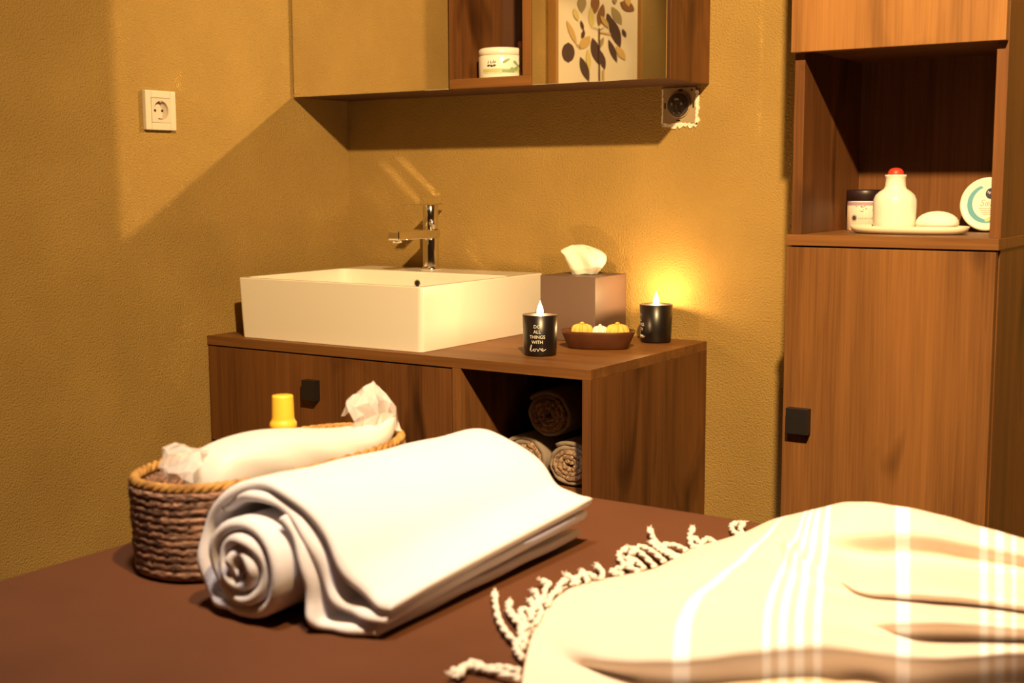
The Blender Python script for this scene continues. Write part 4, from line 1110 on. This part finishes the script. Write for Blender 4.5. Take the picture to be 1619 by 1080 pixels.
TASSELS = [
    [(1.4839, -1.4649, 0.735), (1.4698, -1.4312, 0.735), (1.452, -1.409, 0.735), (1.45, -1.3939, 0.735)],
    [(1.4656, -1.4116, 0.735), (1.4502, -1.3796, 0.735), (1.4503, -1.365, 0.735)],
    [(1.4546, -1.3325, 0.735), (1.4413, -1.3232, 0.735), (1.4317, -1.319, 0.735)],
    [(1.4678, -1.3087, 0.735), (1.4558, -1.285, 0.735), (1.4433, -1.2741, 0.735)],
    [(1.4884, -1.2505, 0.735), (1.466, -1.2289, 0.735), (1.4566, -1.2292, 0.735)],
    [(1.4967, -1.1626, 0.735), (1.476, -1.1517, 0.735), (1.4662, -1.158, 0.735)],
    [(1.5047, -1.5113, 0.735), (1.4835, -1.4897, 0.735), (1.4753, -1.4704, 0.735), (1.485, -1.4766, 0.735)],
    [(1.4888, -1.4781, 0.735), (1.4704, -1.4652, 0.735), (1.4534, -1.4549, 0.735), (1.4442, -1.4477, 0.735)],
    [(1.5096, -1.5232, 0.735), (1.4806, -1.5035, 0.735), (1.4486, -1.473, 0.735), (1.4173, -1.4337, 0.735), (1.4012, -1.4112, 0.735)],
    [(1.4848, -1.4807, 0.735), (1.4619, -1.4644, 0.735), (1.4375, -1.441, 0.735), (1.4296, -1.4257, 0.735)],
    [(1.4737, -1.4568, 0.735), (1.4559, -1.4246, 0.735), (1.4435, -1.4098, 0.735)],
    [(1.4632, -1.4266, 0.735), (1.4382, -1.3897, 0.735), (1.4311, -1.3823, 0.735)],
    [(1.4572, -1.4078, 0.735), (1.435, -1.3676, 0.735), (1.4295, -1.3513, 0.735), (1.4205, -1.3495, 0.735)],
    [(1.4481, -1.3664, 0.735), (1.44, -1.3469, 0.735), (1.439, -1.335, 0.735)],
    [(1.4512, -1.3398, 0.735), (1.4425, -1.3121, 0.735), (1.4477, -1.3008, 0.735), (1.46, -1.3086, 0.735)],
    [(1.4608, -1.3234, 0.735), (1.4476, -1.3088, 0.735), (1.4386, -1.2987, 0.735)],
    [(1.4791, -1.2806, 0.735), (1.4639, -1.2798, 0.735), (1.466, -1.2567, 0.735), (1.467, -1.2367, 0.735)],
    [(1.4891, -1.2635, 0.735), (1.4604, -1.2465, 0.735), (1.4389, -1.2175, 0.735), (1.4366, -1.1953, 0.735)],
    [(1.4951, -1.238, 0.735), (1.4612, -1.2032, 0.735), (1.4427, -1.1914, 0.735)],
    [(1.4954, -1.2156, 0.735), (1.4644, -1.1863, 0.735), (1.444, -1.1784, 0.735), (1.4509, -1.2098, 0.735)],
    [(1.5026, -1.191, 0.735), (1.4731, -1.1718, 0.735), (1.4473, -1.1453, 0.735), (1.4221, -1.1096, 0.735)],
    [(1.5029, -1.1994, 0.735), (1.4852, -1.1877, 0.735), (1.467, -1.1757, 0.735), (1.4491, -1.1567, 0.735)],
    [(1.5031, -1.1343, 0.735), (1.4961, -1.1449, 0.735), (1.4746, -1.1086, 0.735), (1.4633, -1.0765, 0.735)],
    [(1.511, -1.1168, 0.735), (1.4957, -1.1047, 0.735), (1.4974, -1.1256, 0.735), (1.4843, -1.1152, 0.735)],
    [(1.5241, -1.0704, 0.735), (1.5108, -1.0625, 0.735), (1.4967, -1.0381, 0.735), (1.4977, -1.0271, 0.735)],
    [(1.5259, -1.0692, 0.735), (1.5115, -1.0454, 0.735), (1.5049, -1.0225, 0.735)],
    [(1.5364, -1.5703, 0.735), (1.5168, -1.5727, 0.735), (1.5069, -1.5825, 0.735), (1.492, -1.5853, 0.735), (1.489, -1.6045, 0.735)],
    [(1.5456, -1.5845, 0.735), (1.5132, -1.5819, 0.735), (1.4892, -1.5766, 0.735), (1.4964, -1.6064, 0.735)],
    [(1.5213, -1.5432, 0.735), (1.5034, -1.5273, 0.735), (1.4936, -1.505, 0.735), (1.494, -1.4949, 0.735)],
    [(1.4705, -1.4439, 0.735), (1.4527, -1.4334, 0.735), (1.4526, -1.4423, 0.735), (1.4686, -1.4601, 0.735)]]

r = thing('fringed_throw', 'cream striped cotton throw with knotted fringe, heaped on the right of the bed', 'throw', (1.72, -1.30, bz_))
US = [0.0, 0.14, 0.288, 0.45, 0.56, 0.70, 0.86, 1.0]
cols = [spline(c, 12) for c in THROW]                   # dense along every column
nr = len(cols[0])
dense = []
for i in range(nr):
    dense.append(spline([(*cols[j][i], US[j]) for j in range(len(cols))], 26))
vs, fs, uvs = [], [], []
nc = len(dense[0])
for i, row in enumerate(dense):
    for j, (x, y, z, u) in enumerate(row):
        v = i / (nr - 1)
        k = min(1.0, u * 6)
        z2 = z + k * 0.0020 * wob(x * 1.0, y * 2.2, 0.3, 24, 0.7) + k * 0.0008 * wob(x * 2, y, 0, 75, 2.0)
        # a pinched diagonal crease in the near left of the heap
        for (ax_, ay_, bx_, by_, hgt_, wd_) in CREASES:
            dx_, dy_ = bx_ - ax_, by_ - ay_
            L2_ = dx_ * dx_ + dy_ * dy_
            tt = max(0, min(1, ((x - ax_) * dx_ + (y - ay_) * dy_) / L2_))
            px_, py_ = ax_ + tt * dx_, ay_ + tt * dy_
            side = ((x - ax_) * dy_ - (y - ay_) * dx_) / math.sqrt(L2_)
            dd = math.hypot(x - px_, y - py_)
            ww = wd_ * (0.35 if side > 0 else 1.0)
            z2 += hgt_ * math.exp(-(dd / ww) ** 2) * (0.4 + 0.6 * sin(pi * (0.15 + 0.7 * tt)))
        vs.append((x, y, max(z2, bz_ + 0.0022)))
        uvs.append((u, v))
for i in range(nr - 1):
    for j in range(nc - 1):
        fs.append((i * nc + j, i * nc + j + 1, (i + 1) * nc + j + 1, (i + 1) * nc + j))
off = Vector(r['_o'])
me = bpy.data.meshes.new('cloth')
me.from_pydata([Vector(v) - off for v in vs], [], fs)
uvl = me.uv_layers.new(name='cloth')
for p in me.polygons:
    p.use_smooth = True
    for li in p.loop_indices:
        uvl.data[li].uv = uvs[me.loops[li].vertex_index]
me.materials.append(M_throw)
o = bpy.data.objects.new('cloth', me); COL.objects.link(o); o.parent = r
so = o.modifiers.new('weave', 'SOLIDIFY'); so.thickness = 0.0018; so.offset = 0
random.seed(21)
def tassel(pts):
    pts = [Vector((x, y, z)) for x, y, z in pts]
    sp_ = [Vector(p) for p in spline(pts, 6)]
    mb = MB()
    n_ = len(sp_)
    for ph in (0, pi):
        q = []
        for i, p in enumerate(sp_):
            a = ph + i * 1.15
            d = (sp_[min(i + 1, n_ - 1)] - sp_[max(i - 1, 0)]).normalized()
            s_ = d.cross(Vector((0, 0, 1))).normalized()
            amp = 0.0016 if i < n_ - 3 else 0.0022
            q.append(p + s_ * amp * cos(a) + Vector((0, 0, amp * sin(a) + 0.0026)))
        mb.tube(q, [0.0022 + 0.0005 * (i > n_ - 4) for i in range(n_)], None, n=6)
    e = sp_[-1] + Vector((0, 0, 0.0032)); d = (sp_[-1] - sp_[-3]).normalized()
    mb.lathe([(0.0001, -0.0036), (0.0030, -0.0026), (0.0040, 0), (0.0030, 0.0026), (0.0001, 0.0036)], e - d * 0.002, axis=d, n=8)
    for k in range(6):
        dv = (d + Vector((random.uniform(-.6, .6), random.uniform(-.6, .6), random.uniform(-0.1, 0.4)))).normalized()
        mb.tube([e, e + dv * 0.004, e + dv * 0.008 + Vector((random.uniform(-.002, .002), random.uniform(-.002, .002), 0))], 0.0006, None, n=4)
    mb.build('tassel', M_fringe, r)
for t in TASSELS:
    tassel(t)

for o in bpy.data.objects:
    if '_o' in o:
        del o['_o']
